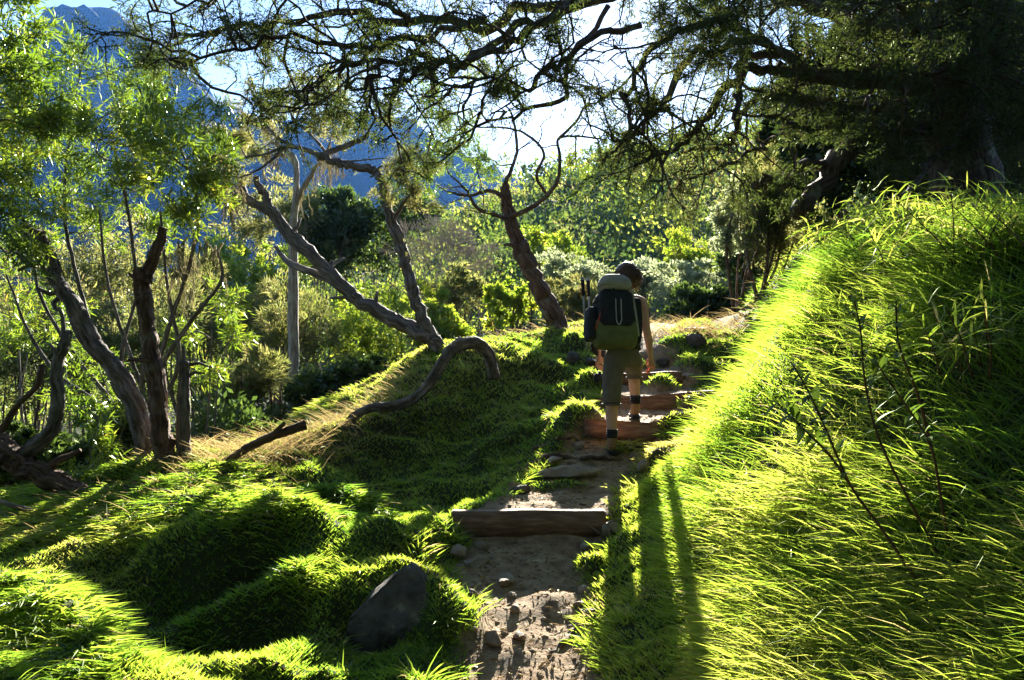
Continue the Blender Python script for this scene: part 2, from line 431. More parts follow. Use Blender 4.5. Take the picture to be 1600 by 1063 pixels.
# ------------------------------------------------------------------ mountains beyond the valley
sil = pw((-1500, 420), (-700, 330), (-300, 200), (0, 120), (40, 60), (90, 18), (130, 10), (185, 16), (215, 52), (260, 85), (330, 150), (390, 178), (450, 196), (530, 170), (560, 178), (640, 184), (680, 222), (760, 262), (830, 284),
         (900, 300), (1000, 310), (1200, 300), (1500, 330), (2200, 420))
def mountain_mesh():
    D = 900.0
    us = np.linspace(-1200, 2100, 260); ys = np.linspace(420, 1250, 100)
    A, Yv = np.meshgrid((us - CU) / FPX, ys)
    X = A * D                                              # straight rows: true ground coordinates
    crest = CAMZ + (CV - sil(us) + 7 * fbm(us * .03, us * 0 + 2, 4, 66)) / FPX * D
    t = (Yv - D) / 340.0
    prof = np.where(t < 0, np.exp(-(np.abs(t) * 1.15) ** 1.5), np.exp(-(t * 1.0) ** 2))
    rid = 1 - np.abs(fbm(X * .011, Yv * .011, 5, 71, .55)) * 1.6
    Z = -130 + (crest[None] + 130) * prof
    Z = Z + (rid - .6) * 95 * smooth(np.abs(t), .01, .3) * smooth(prof, .02, .3) + fbm(X * .05, Yv * .05, 4, 91) * 5 * smooth(np.abs(t), 0, .1)
    V = np.stack((X, Yv, Z), -1).reshape(-1, 3); w = len(us)
    i = (np.arange(len(ys) - 1)[:, None] * w + np.arange(w - 1)[None]).ravel()
    return make_mesh('mountain', V, [np.stack((i, i + 1, i + w + 1, i + w), -1)], True)
M_MOUNT = rough_mat('mountain_forest', [(.3, (.016, .026, .022)), (.55, (.036, .050, .036)), (.75, (.075, .072, .058))], scale=.02, rough=1.0, bump=1.0, dist=9.0, spec=.05)
tag(link('mountain', mountain_mesh(), M_MOUNT), 'flat-topped blue mountain and its ridge across the valley', kind='structure')

# ------------------------------------------------------------------ air
HZ = bpy.data.meshes.new('haze')
bm = bmesh.new(); bmesh.ops.create_cube(bm, size=1.0)
for v in bm.verts: v.co = Vector((v.co.x * 3200, v.co.y * 3100 + 0, v.co.z))
for v in bm.verts: v.co.z = -160 if v.co.z < 0 else 395
bm.to_mesh(HZ); bm.free()
m, nt, out = new_mat('haze')
vol = N(nt, 'ShaderNodeVolumePrincipled')
vol.inputs['Color'].default_value = (.11, .34, 1.0, 1)
vol.inputs['Density'].default_value = 0.00009
vol.inputs['Anisotropy'].default_value = 0.35
nt.links.new(vol.outputs[0], out.inputs['Volume'])
tag(link('haze', HZ, m), 'pale blue morning haze filling the valley', kind='stuff')

# ------------------------------------------------------------------ grass
rng = np.random.default_rng(7)
def blades(root, length, width, lean, curl, face, levels=3, rnd=None):
    """root (n,3); lean (n,3) unit growth direction; curl (n,3) pull added along the blade; face (n,3) width direction"""
    n = len(root); mbV = []
    ts = {2: (0, .5, 1), 3: (0, .38, .72, 1)}[levels]
    wd = {2: (1, .8, 0), 3: (.85, 1, .65, 0)}[levels]
    rows = []
    for t, w in zip(ts, wd):
        c = root + lean * (length * t)[:, None] + curl * (length * t * t)[:, None]
        if w > 0:
            rows += [c - face * (width * w * .5)[:, None], c + face * (width * w * .5)[:, None]]
        else: rows.append(c)
    V = np.stack(rows, 1)
    k = V.shape[1]; base = (np.arange(n) * k)[:, None]
    q = [[0, 1, 3, 2]] if levels == 2 else [[0, 1, 3, 2], [2, 3, 5, 4]]
    F4 = (base[:, None] + np.array(q)[None]).reshape(-1, 4)
    F3 = base + np.array([[k - 3, k - 2, k - 1]])
    r = np.repeat(rnd if rnd is not None else rng.random(n), k)
    return V.reshape(-1, 3), F3, F4, r

def unit(a): return a / (np.linalg.norm(a, axis=-1, keepdims=True) + 1e-9)

def slope(x, y, e=.05):
    gxx = (smooth_z(x + e, y) - smooth_z(x - e, y)) / (2 * e)
    gyy = (smooth_z(x, y + e) - smooth_z(x, y - e)) / (2 * e)
    return gxx, gyy

def grass_mesh(name, x, y, length, width, dirx, diry, leanout, flop, levels, patch_scale=3.0, bias=0.0, straw=.03):
    n = len(x)
    z = ground_z(x, y) - .01
    sx, sy = slope(x, y)
    nrm = unit(np.stack((-sx, -sy, np.ones(n)), -1))
    up = unit(nrm * .45 + np.array((0, 0, .75)))
    a = rng.random(n) * 2 * math.pi
    rd = np.stack((np.cos(a), np.sin(a), np.zeros(n)), -1)
    dr = unit(np.stack((dirx, diry, np.zeros(n)), -1) + rd * .95)
    lean = unit(up + dr * leanout[:, None] + rd * .34)
    curl = dr * (flop * .55)[:, None] + np.array((0, 0, -1.0)) * (flop * .75)[:, None]
    face = unit(np.cross(lean, unit(rng.normal(0, 1, (n, 3)) * np.array((.45, 1.5, .45)))))
    r = np.clip(.5 + .45 * fbm(x * patch_scale, y * patch_scale, 3, 101) + .5 * fbm(x * .8, y * .8, 2, 103) + rng.normal(0, .16, n) + bias, 0, .93)
    r = np.where(rng.random(n) < straw, 1.0, r)
    V, F3, F4, r = blades(np.stack((x, y, z), -1), length, width, lean, curl, face, levels, r)
    return make_mesh(name, V, [F3, F4], False, {'rnd': r})

M_TURF = leaf_mat('turf_blades', [(0, (.030, .052, .008)), (.5, (.055, .095, .012)), (.85, (.095, .12, .02)), (1, (.17, .145, .05))],
                  [(0, (.18, .36, .03)), (.45, (.42, .58, .045)), (.85, (.62, .66, .09)), (1, (.66, .52, .20))], trans=.58, gloss=.05)
M_LONG = leaf_mat('long_grass_blades', [(0, (.035, .065, .010)), (.5, (.060, .11, .014)), (.9, (.10, .14, .025)), (1, (.18, .16, .06))],
                  [(0, (.19, .38, .03)), (.45, (.44, .61, .05)), (.9, (.63, .68, .10)), (1, (.68, .56, .22))], trans=.55, gloss=.07)
M_STRAW = leaf_mat('dry_straw', [(0, (.20, .14, .06)), (.5, (.30, .22, .10)), (1, (.14, .15, .04))], [(0, (.35, .24, .10)), (.5, (.50, .38, .16)), (1, (.30, .36, .06))], trans=.5, gloss=.05)

def scatter(n, x0, x1, y0, y1, pw_=1.6):
    """points thinned with distance"""
    u_ = rng.random(n); q = 1 - pw_
    y = (y0 ** q + u_ * (y1 ** q - y0 ** q)) ** (1 / q)
    return x0 + rng.random(n) * (x1 - x0), y

# --- turf: left mounds, ridge, foot of the bank
x, y = scatter(285000, -5.2, 2.8, 2.9, 12.3, 1.55)
d = x - foot_x(y)
dm = dirt_mask(x, y)
keep = (np.abs(x / y) < .74) & (dm < .35 + .5 * rng.random(len(x)) ** 3) & (d < .55)
bare = fbm(x * 1.6, y * 1.6, 3, 131)
sx, sy = slope(x, y)
keep &= ~((sy > .95) & (rng.random(len(x)) < .6) & (y < 5))            # steep bare faces
keep &= ~((bare < -.42) & (rng.random(len(x)) < .7))
x, y, sx, sy = x[keep], y[keep], sx[keep], sy[keep]
longish = smooth(fbm(x * .9 + 3, y * .9, 3, 141) + .55 * smooth(-x, 1.2, 2.6) * smooth(y, 4.2, 5.3) + .5 * smooth(-x, 1.5, 2) * smooth(y, 4.3, 3.8) - .25 * smooth(y, 5.9, 7.0), .08, .55)
L = (.030 + .035 * rng.random(len(x)) + longish * (.04 + .085 * rng.random(len(x)))) * (1 + .25 * smooth(y, 6, 10))
W = (.0043 + .0034 * rng.random(len(x)) + .0030 * longish) * (.75 + .09 * y)
tag(link('turf_grass', grass_mesh('turf_grass', x, y, L, W, -sx - .15, -sy - .35, .30 + .25 * longish, .20 + .45 * longish, 2, 2.2), M_TURF),
    'short bright mossy turf covering the mounds beside the path', 'grass', kind='stuff')

# --- long grass draped down the bank
NT = 18500
dt = rng.random(NT) ** .85 * 3.6 + .22
yt = scatter(NT, 0, 1, 1.7, 12.5, 1.9)[1]
per = rng.integers(5, 18, NT); ti = np.repeat(np.arange(NT), per); nb = len(ti)
sp_ = .018 + .006 * yt[ti]
ox, oy = rng.normal(0, 1, nb) * sp_, rng.normal(0, 1, nb) * sp_
dd = dt[ti] + ox; yb = yt[ti] + oy; xb = foot_x(yt[ti]) + dd
t_len = (.6 + .8 * rng.random(NT))[ti]; t_ang = rng.normal(0, .8, NT)[ti]; t_lean = rng.normal(0, .18, NT)[ti]
keep = (xb / yb < .80)
keep &= ~((fbm(xb * 1.5, yb * 1.5, 3, 151) < -.30 + .35 * smooth(dd, 1.2, 2.2)) & (rng.random(nb) < .8))
edge = smooth(dd, .22, .5)
keep &= rng.random(len(xb)) < (.25 + .75 * edge)
x, y, dd, edge = xb[keep], yb[keep], dd[keep], edge[keep]
t_len, t_ang, t_lean, ox, oy, sp_ = t_len[keep], t_ang[keep], t_lean[keep], ox[keep], oy[keep], sp_[keep]
n = len(x)
tuft = smooth(fbm(x * 2.2, y * 2.2, 2, 161), -.3, .5)
L = (.06 + edge * (.09 + .10 * rng.random(n) + .14 * tuft * rng.random(n))) * (1 - .38 * smooth(y, 6, 9)) * (1 + .3 * smooth(dd, 1.5, 2.5)) * t_len
W = (.0030 + .0046 * rng.random(n) ** 1.4) * (.75 + .09 * y)
tag(link('bank_grass', grass_mesh('bank_grass', x, y, L, W, -.95 * np.cos(t_ang) + ox / sp_ * .35, -.25 - .95 * np.sin(t_ang) + oy / sp_ * .35, .26 + t_lean + .25 * rng.random(n), .25 + .50 * rng.random(n), 3, 1.6, -.18, .03), M_LONG),
    'long arching green grass draped over the right-hand bank', 'grass', kind='stuff')

# --- taller wispy dry grass along the left crest
def straw_at(cu, cv, cy, n, ru, ry, lmin, lmax):
    c = P(cu, cv, cy)
    return np.stack((c[0] + rng.normal(0, ru, n), c[1] + rng.normal(0, ry, n), lmin + (lmax - lmin) * rng.random(n)), -1)
S = np.concatenate([straw_at(400, 705, 7.0, 800, .35, .25, .15, .45), straw_at(330, 725, 6.6, 300, .25, .2, .12, .4), straw_at(600, 630, 8.2, 500, .3, .3, .12, .35), straw_at(480, 680, 7.4, 600, .3, .25, .12, .4),
                    straw_at(1080, 520, 10.3, 350, .5, .3, .15, .5), straw_at(960, 515, 10.6, 300, .4, .3, .12, .4), straw_at(1130, 500, 10.0, 150, .3, .3, .2, .55), straw_at(800, 515, 10.4, 250, .5, .3, .1, .35),
                    straw_at(60, 800, 5.6, 160, .5, .3, .1, .3), straw_at(300, 760, 5.8, 140, .5, .3, .12, .32)])
x, y, L = S.T; n = len(x)
tag(link('dry_grass', grass_mesh('dry_grass', x, y, L, .0035 * (.7 + .07 * y) * np.ones(n), np.full(n, -.6), np.full(n, -.1), .35 + .3 * rng.random(n), .25 + .5 * rng.random(n), 3, 5.0, -.1), M_STRAW),
    'wispy straw-coloured grass along the crest of the ridge', 'grass', kind='stuff')

# --- tussocks: single clumps of longer grass standing out of the turf
def tussock_points(n):
    cx, cy = scatter(n * 3, -4.6, 2.2, 3.0, 11.5, 1.5)
    ok = (dirt_mask(cx, cy) < .45) & (cx - foot_x(cy) < .35) & (np.abs(cx / cy) < .7)
    cx, cy = cx[ok][:n], cy[ok][:n]
    return cx, cy
tx, ty = tussock_points(240)
ex = path_xc(np.linspace(3.3, 9.5, 70)); ey = np.linspace(3.3, 9.5, 70); eh = path_hw(ey); sd = np.where(rng.random(70) < .6, -1, 1)
tx = np.concatenate((tx, ex + sd * (eh + rng.normal(.03, .05, 70)))); ty = np.concatenate((ty, ey))
k = rng.integers(22, 60, len(tx)); ti = np.repeat(np.arange(len(tx)), k); nb = len(ti)
R_ = (.03 + .05 * rng.random(len(tx)))[ti]; an = rng.random(nb) * 6.283; rr = np.sqrt(rng.random(nb)) * R_
x = tx[ti] + rr * np.cos(an); y = ty[ti] + rr * np.sin(an)
H = (.06 + .11 * rng.random(len(tx)) ** 1.8)[ti] * (.5 + .7 * rng.random(nb))
tag(link('tussock_grass', grass_mesh('tussock_grass', x, y, H, (.0038 + .003 * rng.random(nb)) * (.75 + .08 * y), np.cos(an) * 1.3 - .3, np.sin(an) * 1.3 - .2, .25 + .75 * rr / R_, .15 + .5 * rng.random(nb), 3, 1.2, 0.05, .08), M_LONG),
    'tufts of longer grass standing out of the mossy turf and path edges', 'grass', kind='stuff')

# ------------------------------------------------------------------ trees
R3 = random.Random(11)
def rv():
    return np.array((R3.gauss(0, 1), R3.gauss(0, 1), R3.gauss(0, 1)))
def nrm(v): return v / (math.sqrt(float(v @ v)) + 1e-9)

def walk(p, d, length, n, wander, pull=(0, 0, 0)):
    pts = [np.array(p, float)]; d = nrm(np.array(d, float)); pull = np.array(pull, float); s = length / n
    for i in range(n):
        d = nrm(d + rv() * wander + pull)
        pts.append(pts[-1] + d * s)
    return np.array(pts)

def leaf_quads(pos, dr, ln, wd, rnd, fold=.25):
    """diamond leaves folded along the midrib"""
    n = len(pos)
    a = rng.normal(0, 1, (n, 3)); sd = unit(np.cross(dr, a)); up = np.cross(sd, dr)
    mid = pos + dr * (ln * .45)[:, None]
    V = np.stack((pos, mid + sd * (wd * .5)[:, None] + up * (wd * fold)[:, None], pos + dr * ln[:, None] - up * (ln * .08)[:, None], mid - sd * (wd * .5)[:, None] + up * (wd * fold)[:, None]), 1).reshape(-1, 3)
    F = np.arange(n * 4).reshape(-1, 4)
    return V, F, np.repeat(rnd, 4)

class Tree:
    def __init__(s):
        s.wood = MB(); s.P = []; s.D = []; s.seed = R3.random() * 9; s.beards = []
    def limb(s, pts, r0, r1, k=9, per=6, ridge=.12, taper=1.0, jit=.004, kink=0):
        q = catmull(pts, per)
        q[1:-1] += np.array([rv() * jit for _ in range(len(q) - 2)]) * (r0 / .06) ** .5
        if kink:
            q[2:-1] += np.array([rv() * kink for _ in range(len(q) - 3)]) + np.repeat(np.array([rv() * kink for _ in range(len(q) // 3 + 1)]), 3, 0)[:len(q) - 3]
        t = np.linspace(0, 1, len(q)) ** taper
        s.seed += 1.37
        tube(s.wood, q, r0 + (r1 - r0) * t, k, ridge, s.seed)
        return q
    def stubs(s, q, r, n):
        """snapped-off side branches"""
        for _ in range(n):
            i = R3.randrange(1, len(q) - 2); t = nrm(q[i + 1] - q[i]); d = nrm(np.cross(t, rv()) + t * .5)
            L = r * R3.uniform(1.6, 4.5); w = walk(q[i], d, L, 4, .25, (0, 0, .05)); s.seed += .6
            tube(s.wood, w, np.linspace(r * .42, r * .16, 5), 8, .2, s.seed)
    def twig(s, q, r0, r1, k=4):
        s.seed += .77
        tube(s.wood, q, np.linspace(r0, r1, len(q)), k, 0, s.seed, cap=False)
    def anchors(s, q, n, start=.3):
        t = start + (1 - start) * rng.random(n)
        f = t * (len(q) - 1); i = np.minimum(f.astype(int), len(q) - 2); w = (f - i)[:, None]
        s.P.append(q[i] * (1 - w) + q[i + 1] * w); s.D.append(unit(q[i + 1] - q[i]))
    def grow(s, q, r, spec, lvl=0):
        """children along polyline q; spec: list of levels dict(n per metre, L, ang, wander, pull, r, leaves)"""
        if lvl >= len(spec): return
        sp = spec[lvl]
        Lq = float(np.linalg.norm(np.diff(q, axis=0), axis=1).sum())
        n = max(1, int(sp['n'] * Lq + R3.random()))
        for _ in range(n):
            t = sp.get('start', .2) + (1 - sp.get('start', .2)) * R3.random()
            f = t * (len(q) - 1); i = min(int(f), len(q) - 2)
            p = q[i] + (q[i + 1] - q[i]) * (f - i); d0 = nrm(q[i + 1] - q[i])
            side = nrm(np.cross(d0, rv()))
            a = sp['ang'] * (.7 + .6 * R3.random())
            d = d0 * math.cos(a) + side * math.sin(a)
            L = sp['L'] * (.55 + .8 * R3.random()) * (1 - .35 * t)
            ns = max(3, int(L / sp['seg']))
            c = walk(p, d, L, ns, sp['wander'], sp.get('pull', (0, 0, 0)))
            rr = min(sp['r'], r * .7)
            s.twig(c, rr, rr * .4, sp.get('k', 4))
            if sp.get('leaves'): s.anchors(c, sp['leaves'], .25)
            s.grow(c, rr, spec, lvl + 1)
    def clump(s, src, c, r, ntw, nl, r0=.012, wander=.25, flat=.75, out=None):
        """a branch from src to c, twigs radiating there, nl leaf anchors on each"""
        src = np.array(src, float); c = np.array(c, float)
        mid = (src + c) / 2 + rv() * .12 * np.linalg.norm(c - src)
        q = catmull([src, mid, c], 5); s.twig(q, r0, r0 * .5, 5)
        for _ in range(ntw):
            d = rv(); d[2] *= flat
            if out is not None: d = d + np.array(out) * .8
            d = nrm(d)
            p = c - d * r * .15 + rv() * r * .12
            L = r * (.6 + .7 * R3.random())
            w = walk(p, d, L, 4, wander); s.twig(w, r0 * .4, r0 * .15, 3)
            s.anchors(w, nl, .15)
    def spray(s, src, c, r, nb=9, nt=6, nl=7, r0=.012, up=.05):
        """a bough from src through c carrying side branches and leafy twigs"""
        src = np.array(src, float); c = np.array(c, float); ax = nrm(c - src)
        q = catmull([src, (src + c) / 2 + rv() * .1 * np.linalg.norm(c - src), c, c + nrm(ax + rv() * .4 + (0, 0, .3)) * r * .8], 4)
        s.twig(q, r0, r0 * .3, 5)
        m = len(q) // 2
        for _ in range(nb):
            i = R3.randrange(m, len(q) - 1); d = nrm(nrm(q[i + 1] - q[i]) * .5 + nrm(rv()) + (0, 0, up * 4))
            b = walk(q[i], d, r * R3.uniform(.5, 1.15), 5, .22, (0, 0, up)); s.twig(b, r0 * .4, r0 * .15, 3)
            s.anchors(b, nl // 2, .4)
            for _ in range(nt):
                j = R3.randrange(1, 5); d = nrm(nrm(b[j + 1] - b[j]) + nrm(rv()) * .9 + (0, 0, up * 3))
                t = walk(b[j], d, r * R3.uniform(.2, .55), 3, .2, (0, 0, up)); s.twig(t, r0 * .18, r0 * .1, 3); s.anchors(t, nl, .1)
    def leaves(s, per, ln, wd, spread, align=.9, droop=0.0, keep=1.0, fold=.25, bias=0.0, jit=.35):
        if not s.P: return None
        A = np.concatenate(s.P); D = np.concatenate(s.D)
        if keep < 1:
            m = rng.random(len(A)) < keep; A, D = A[m], D[m]
        pos = np.repeat(A, per, 0); D = np.repeat(D, per, 0); n = len(pos)
        pos = pos + rng.normal(0, spread, (n, 3))
        dr = unit(D * align + unit(rng.normal(0, 1, (n, 3))) + np.array((0, 0, -droop)))
        l = ln * (1 - jit + 2 * jit * rng.random(n)); w = wd * (.75 + .5 * rng.random(n))
        r = np.clip(.45 + bias + .5 * fbm(pos[:, 0] * 1.7 + pos[:, 2], pos[:, 1] * 1.7 + pos[:, 2] * 1.1, 2, 201) + rng.normal(0, .18, n), 0, 1)
        return leaf_quads(pos, dr, l, w, r, fold)
    def beard(s, p, n, L, spread):
        """hanging lichen strands"""
        for _ in range(n):
            q = walk(np.array(p) + rv() * spread, (R3.gauss(0, .2), R3.gauss(0, .2), -1), L * (.4 + .9 * R3.random()), 5, .25, (0, 0, -.25))
            s.beards.append(q)
    def beard_mesh(s, name):
        mb = MB()
        for q in s.beards:
            for _ in range(3):
                tube(mb, q + np.array([rv() * .012 for _ in q]) * np.linspace(.4, 1.5, len(q))[:, None], np.linspace(.0055, .0015, len(q)), 3, 0, R3.random() * 9, cap=False)
        return mb.mesh(name)

def finish(T, name, label, cat, base, bark, leafm=None, lv=None, group=None, beard=None):
    """link the parts of a tree under an Empty at its foot"""
    base = np.array(base, float)
    o = thing(name, label, cat, base, group)
    T.wood.V = [v - base for v in T.wood.V]
    link('trunk', T.wood.mesh('trunk'), bark, o)
    if lv is not None:
        V, F, r = lv
        c = link('crown', make_mesh('crown', V - base, [F], False, {'rnd': r}), leafm, o)
    if T.beards and beard:
        b = tag(link('lichen', T.beard_mesh('lichen'), beard, o), kind='stuff'); b.data.transform(Matrix.Translation(Vector(-base)))
    return o

M_BARK_DARK = bark_mat('bark_dark', (.030, .022, .016), (.075, .056, .042), (.16, .13, .105), .8, (.17, .18, .13), .35)
M_BARK_GREY = bark_mat('bark_grey', (.045, .038, .034), (.14, .125, .115), (.34, .31, .29), .8, (.10, .10, .06), .2)
M_BARK_RED = bark_mat('bark_red_brown', (.045, .026, .018), (.12, .075, .052), (.24, .18, .14), .8, (.18, .18, .13), .2)
M_BARK_PALE = bark_mat('bark_pale', (.11, .09, .07), (.27, .23, .18), (.46, .41, .34), .8, (.33, .33, .24), .5)
M_BEARD = leaf_mat('lichen_beard', [(0, (.35, .32, .20)), (1, (.45, .42, .28))], [(0, (.45, .40, .24)), (1, (.5, .46, .3))], trans=.45, gloss=.0)
M_LF_FINE = leaf_mat('fine_dark_leaves', [(0, (.020, .030, .012)), (.6, (.040, .055, .022)), (1, (.085, .085, .045))], [(0, (.07, .11, .02)), (.6, (.13, .18, .03)), (1, (.24, .22, .08))], trans=.35, gloss=.05)
M_LF_ACACIA = leaf_mat('narrow_glossy_leaves', [(0, (.022, .045, .010)), (.5, (.040, .075, .014)), (1, (.085, .11, .02))], [(0, (.13, .24, .012)), (.5, (.27, .41, .025)), (.88, (.46, .50, .04)), (1, (.58, .40, .05))], trans=.48, gloss=.12, rough=.3)
M_LF_HEATH = leaf_mat('heath_sprays', [(0, (.040, .048, .018)), (.5, (.080, .085, .034)), (1, (.15, .12, .06))], [(0, (.18, .22, .05)), (.5, (.34, .35, .09)), (1, (.46, .36, .15))], trans=.5, gloss=.04)
M_LF_SILVER = leaf_mat('silvery_leaves', [(0, (.075, .10, .055)), (.5, (.15, .18, .11)), (1, (.24, .26, .17))], [(0, (.30, .36, .16)), (.5, (.48, .54, .28)), (1, (.60, .62, .36))], trans=.52, gloss=.10, rough=.4)
M_LF_LIME = leaf_mat('lime_leaves', [(0, (.035, .070, .012)), (.5, (.065, .12, .018)), (1, (.12, .13, .03))], [(0, (.26, .42, .025)), (.5, (.48, .60, .04)), (.9, (.62, .60, .06)), (1, (.55, .25, .07))], trans=.52, gloss=.08)
M_LF_DARK = leaf_mat('dark_leaves', [(0, (.018, .032, .014)), (.5, (.035, .055, .020)), (1, (.07, .085, .03))], [(0, (.06, .11, .02)), (.5, (.12, .20, .03)), (1, (.22, .28, .05))], trans=.35, gloss=.06)
M_LF_EVER = leaf_mat('evergreen_leaves', [(0, (.014, .024, .011)), (.5, (.026, .040, .016)), (1, (.05, .06, .024))], [(0, (.03, .06, .01)), (.5, (.07, .11, .02)), (1, (.14, .18, .03))], trans=.22, gloss=.03)
M_LF_DEAD = leaf_mat('dead_twigs', [(0, (.13, .11, .09)), (.5, (.24, .21, .17)), (1, (.36, .32, .26))], [(0, (.1, .08, .06)), (1, (.2, .17, .12))], trans=.15, gloss=.0)

def PP(Y, *uv):
    """polyline from photo pixels at depth Y (a number, or from Y0 to Y1)"""
    if not isinstance(Y, tuple): Y = (Y, Y)
    ys = np.linspace(Y[0], Y[1], len(uv))
    return np.array([P(u, v, yy) for (u, v), yy in zip(uv, ys)])

# --- great spreading tree on the bank, its limbs hanging over the path
T = Tree()
ROOT = np.array((4.75, 8.3, land1(4.75, 8.3) - .15))
main = T.limb([ROOT, ROOT + (-.05, 0, .8), ROOT + (-.25, -.1, 1.7), ROOT + (-.15, -.2, 2.8), ROOT + (-.5, -.3, 3.8)], .34, .16, 14, 6, .16)
crotch = main[9]
limbs = []
def L_(r0, r1, Y, *uv, grow=True, start=None):
    pts = PP(Y, *uv)
    if start is not None: pts = np.vstack((start, pts))
    q = T.limb(pts, r0 * .62, r1 * .62, 9 if r0 > .05 else 6, 5, .18, jit=.004, kink=.022)
    if grow: limbs.append((q, (r0 + r1) / 2))
    return q
# heavy broken limb drooping to the bank
L_(.17, .115, (8.2, 7.6), (1420, 195), (1345, 225), (1300, 262), (1268, 300), (1247, 336), start=crotch, grow=False)
L_(.10, .07, (8.1, 7.4), (1340, 235), (1270, 262), (1225, 283), (1180, 290), grow=False)
L_(.13, .03, (8.2, 6.6), (1400, 130), (1300, 130), (1215, 85), (1130, 30), (1060, -30), start=main[12])
L_(.12, .03, (8.2, 6.8), (1420, 60), (1300, 20), (1180, -20), (1020, -30), (900, 5), (760, 30), (640, 28), (520, 22), (420, 34), (330, 55), start=main[17])
L_(.10, .02, (8.0, 6.2), (1350, 100), (1240, 120), (1190, 105), (1130, 150), (1085, 198), (1062, 224), (1000, 255))
L_(.09, .02, (8.2, 7.0), (1400, 170), (1300, 158), (1230, 150), (1165, 165), (1158, 205), (1120, 230), (1060, 240))
L_(.07, .02, (7.6, 6.6), (1215, 85), (1162, 75), (1160, 130), (1156, 165), (1150, 205), grow=False)
L_(.06, .018, (7.4, 6.4), (1180, 60), (1090, 90), (1040, 160), (1010, 190), (985, 215), (945, 250))
L_(.055, .015, (7.2, 6.2), (1130, 30), (1050, 50), (1000, 100), (985, 165), (990, 200), (960, 222))
L_(.07, .015, (7.0, 5.6), (1020, -30), (880, 20), (800, 62), (720, 95), (650, 120), (600, 150))
L_(.06, .012, (7.0, 5.4), (900, 5), (820, 40), (740, 90), (690, 100), (640, 80), (580, 110), (540, 140))
L_(.05, .012, (7.0, 5.8), (1000, 40), (930, 60), (870, 100), (820, 130), (760, 120), (700, 150))
L_(.04, .010, (7.2, 6.2), (950, 10), (900, 90), (880, 140), (830, 170), (770, 190), (720, 175))
L_(.045, .01, (6.9, 5.6), (760, 30), (640, 60), (560, 70), (480, 60), (400, 70), (300, 90), (250, 80))
L_(.04, .01, (6.7, 5.8), (640, 28), (560, -10), (450, -25), (330, 10), (230, 20))
L_(.04, .01, (6.7, 5.9), (600, 30), (540, 100), (500, 130), (470, 170))
L_(.10, .03, (8.3, 7.5), (1500, 60), (1540, 20), (1600, -40), (1660, -60), start=main[17])
L_(.09, .03, (8.3, 6.5), (1500, 120), (1480, 90), (1420, 30), (1380, -30))
L_(.08, .02, (8.3, 6.8), (1480, 215), (1400, 205), (1320, 190), (1250, 200), (1190, 180), start=crotch)
L_(.06, .02, (8.2, 6.4), (1530, 180), (1475, 240), (1440, 270), (1400, 310), grow=False)
L_(.05, .02, (7.6, 6.4), (1560, 60), (1500, 90), (1440, 130), (1400, 160), (1350, 165))
L_(.035, .012, (7.4, 6.6), (1210, 215), (1180, 235), (1120, 262), (1060, 285), (1010, 283), grow=False)
spec_a = [dict(n=3.2, L=1.0, ang=1.0, wander=.30, seg=.10, r=.013, k=4, pull=(0, 0, -.02), start=.25),
          dict(n=8, L=.42, ang=.9, wander=.36, seg=.06, r=.006, k=3, pull=(0, 0, -.03), leaves=10)]
for q, r in limbs: T.grow(q, r, spec_a)
# denser twiggery and foliage over the bank
all_l = np.vstack([q for q, r in limbs])
for _ in range(120):
    u_, v_ = 1090 + 550 * R3.random() ** .75, R3.uniform(-60, 215)
    c = P(u_, v_, R3.uniform(6.8, 9.6))
    src = all_l
    s_ = src[np.argmin(((src - c) ** 2).sum(1))]
    T.clump(s_, c, .40, 12, 9, .016, .3)
for _ in range(40):
    u_, v_ = R3.uniform(1380, 1660), R3.uniform(-40, 290)
    c = P(u_, v_, R3.uniform(6.6, 7.9)); T.clump(all_l[np.argmin(((all_l - c) ** 2).sum(1))], c, .36, 11, 9, .014, .3)
for _ in range(26):
    u_, v_ = R3.uniform(1300, 1640), R3.uniform(180, 300)
    c = P(u_, v_, R3.uniform(8.6, 10.2)); T.clump(main[10], c, .40, 12, 9, .014, .3)
for (u0, u1, v0, v1, n_, r_) in ((190, 420, 10, 100, 15, .24), (400, 560, 50, 190, 13, .24), (540, 760, 0, 110, 10, .24), (600, 720, 100, 190, 4, .2), (740, 880, -40, 20, 6, .26), (1010, 1150, -20, 110, 20, .28), (850, 1010, 20, 130, 9, .22), (860, 1040, 110, 210, 8, .2), (700, 860, 60, 190, 7, .2)):
    for _ in range(n_):
        c = P(R3.uniform(u0, u1), R3.uniform(v0, v1), R3.uniform(5.9, 7.0))
        T.clump(all_l[np.argmin(((all_l - c) ** 2).sum(1))], c, r_, 9, 9, .009, .35)
ap = np.vstack(T.P); au = CU + ap[:, 0] / ap[:, 1] * FPX; av = CV - (ap[:, 2] - CAMZ) / ap[:, 1] * FPX
kp = (((au - 938) / 48) ** 2 + ((av - 85) / 55) ** 2 > 1) & ((au > 980) | (rng.random(len(au)) < .8))      # the crown is thin where the low sun breaks through
T.P = [ap[kp]]; T.D = [np.vstack(T.D)[kp]]
lv = T.leaves(5, .050, .0078, .026, align=.8, droop=.12, bias=-.05)
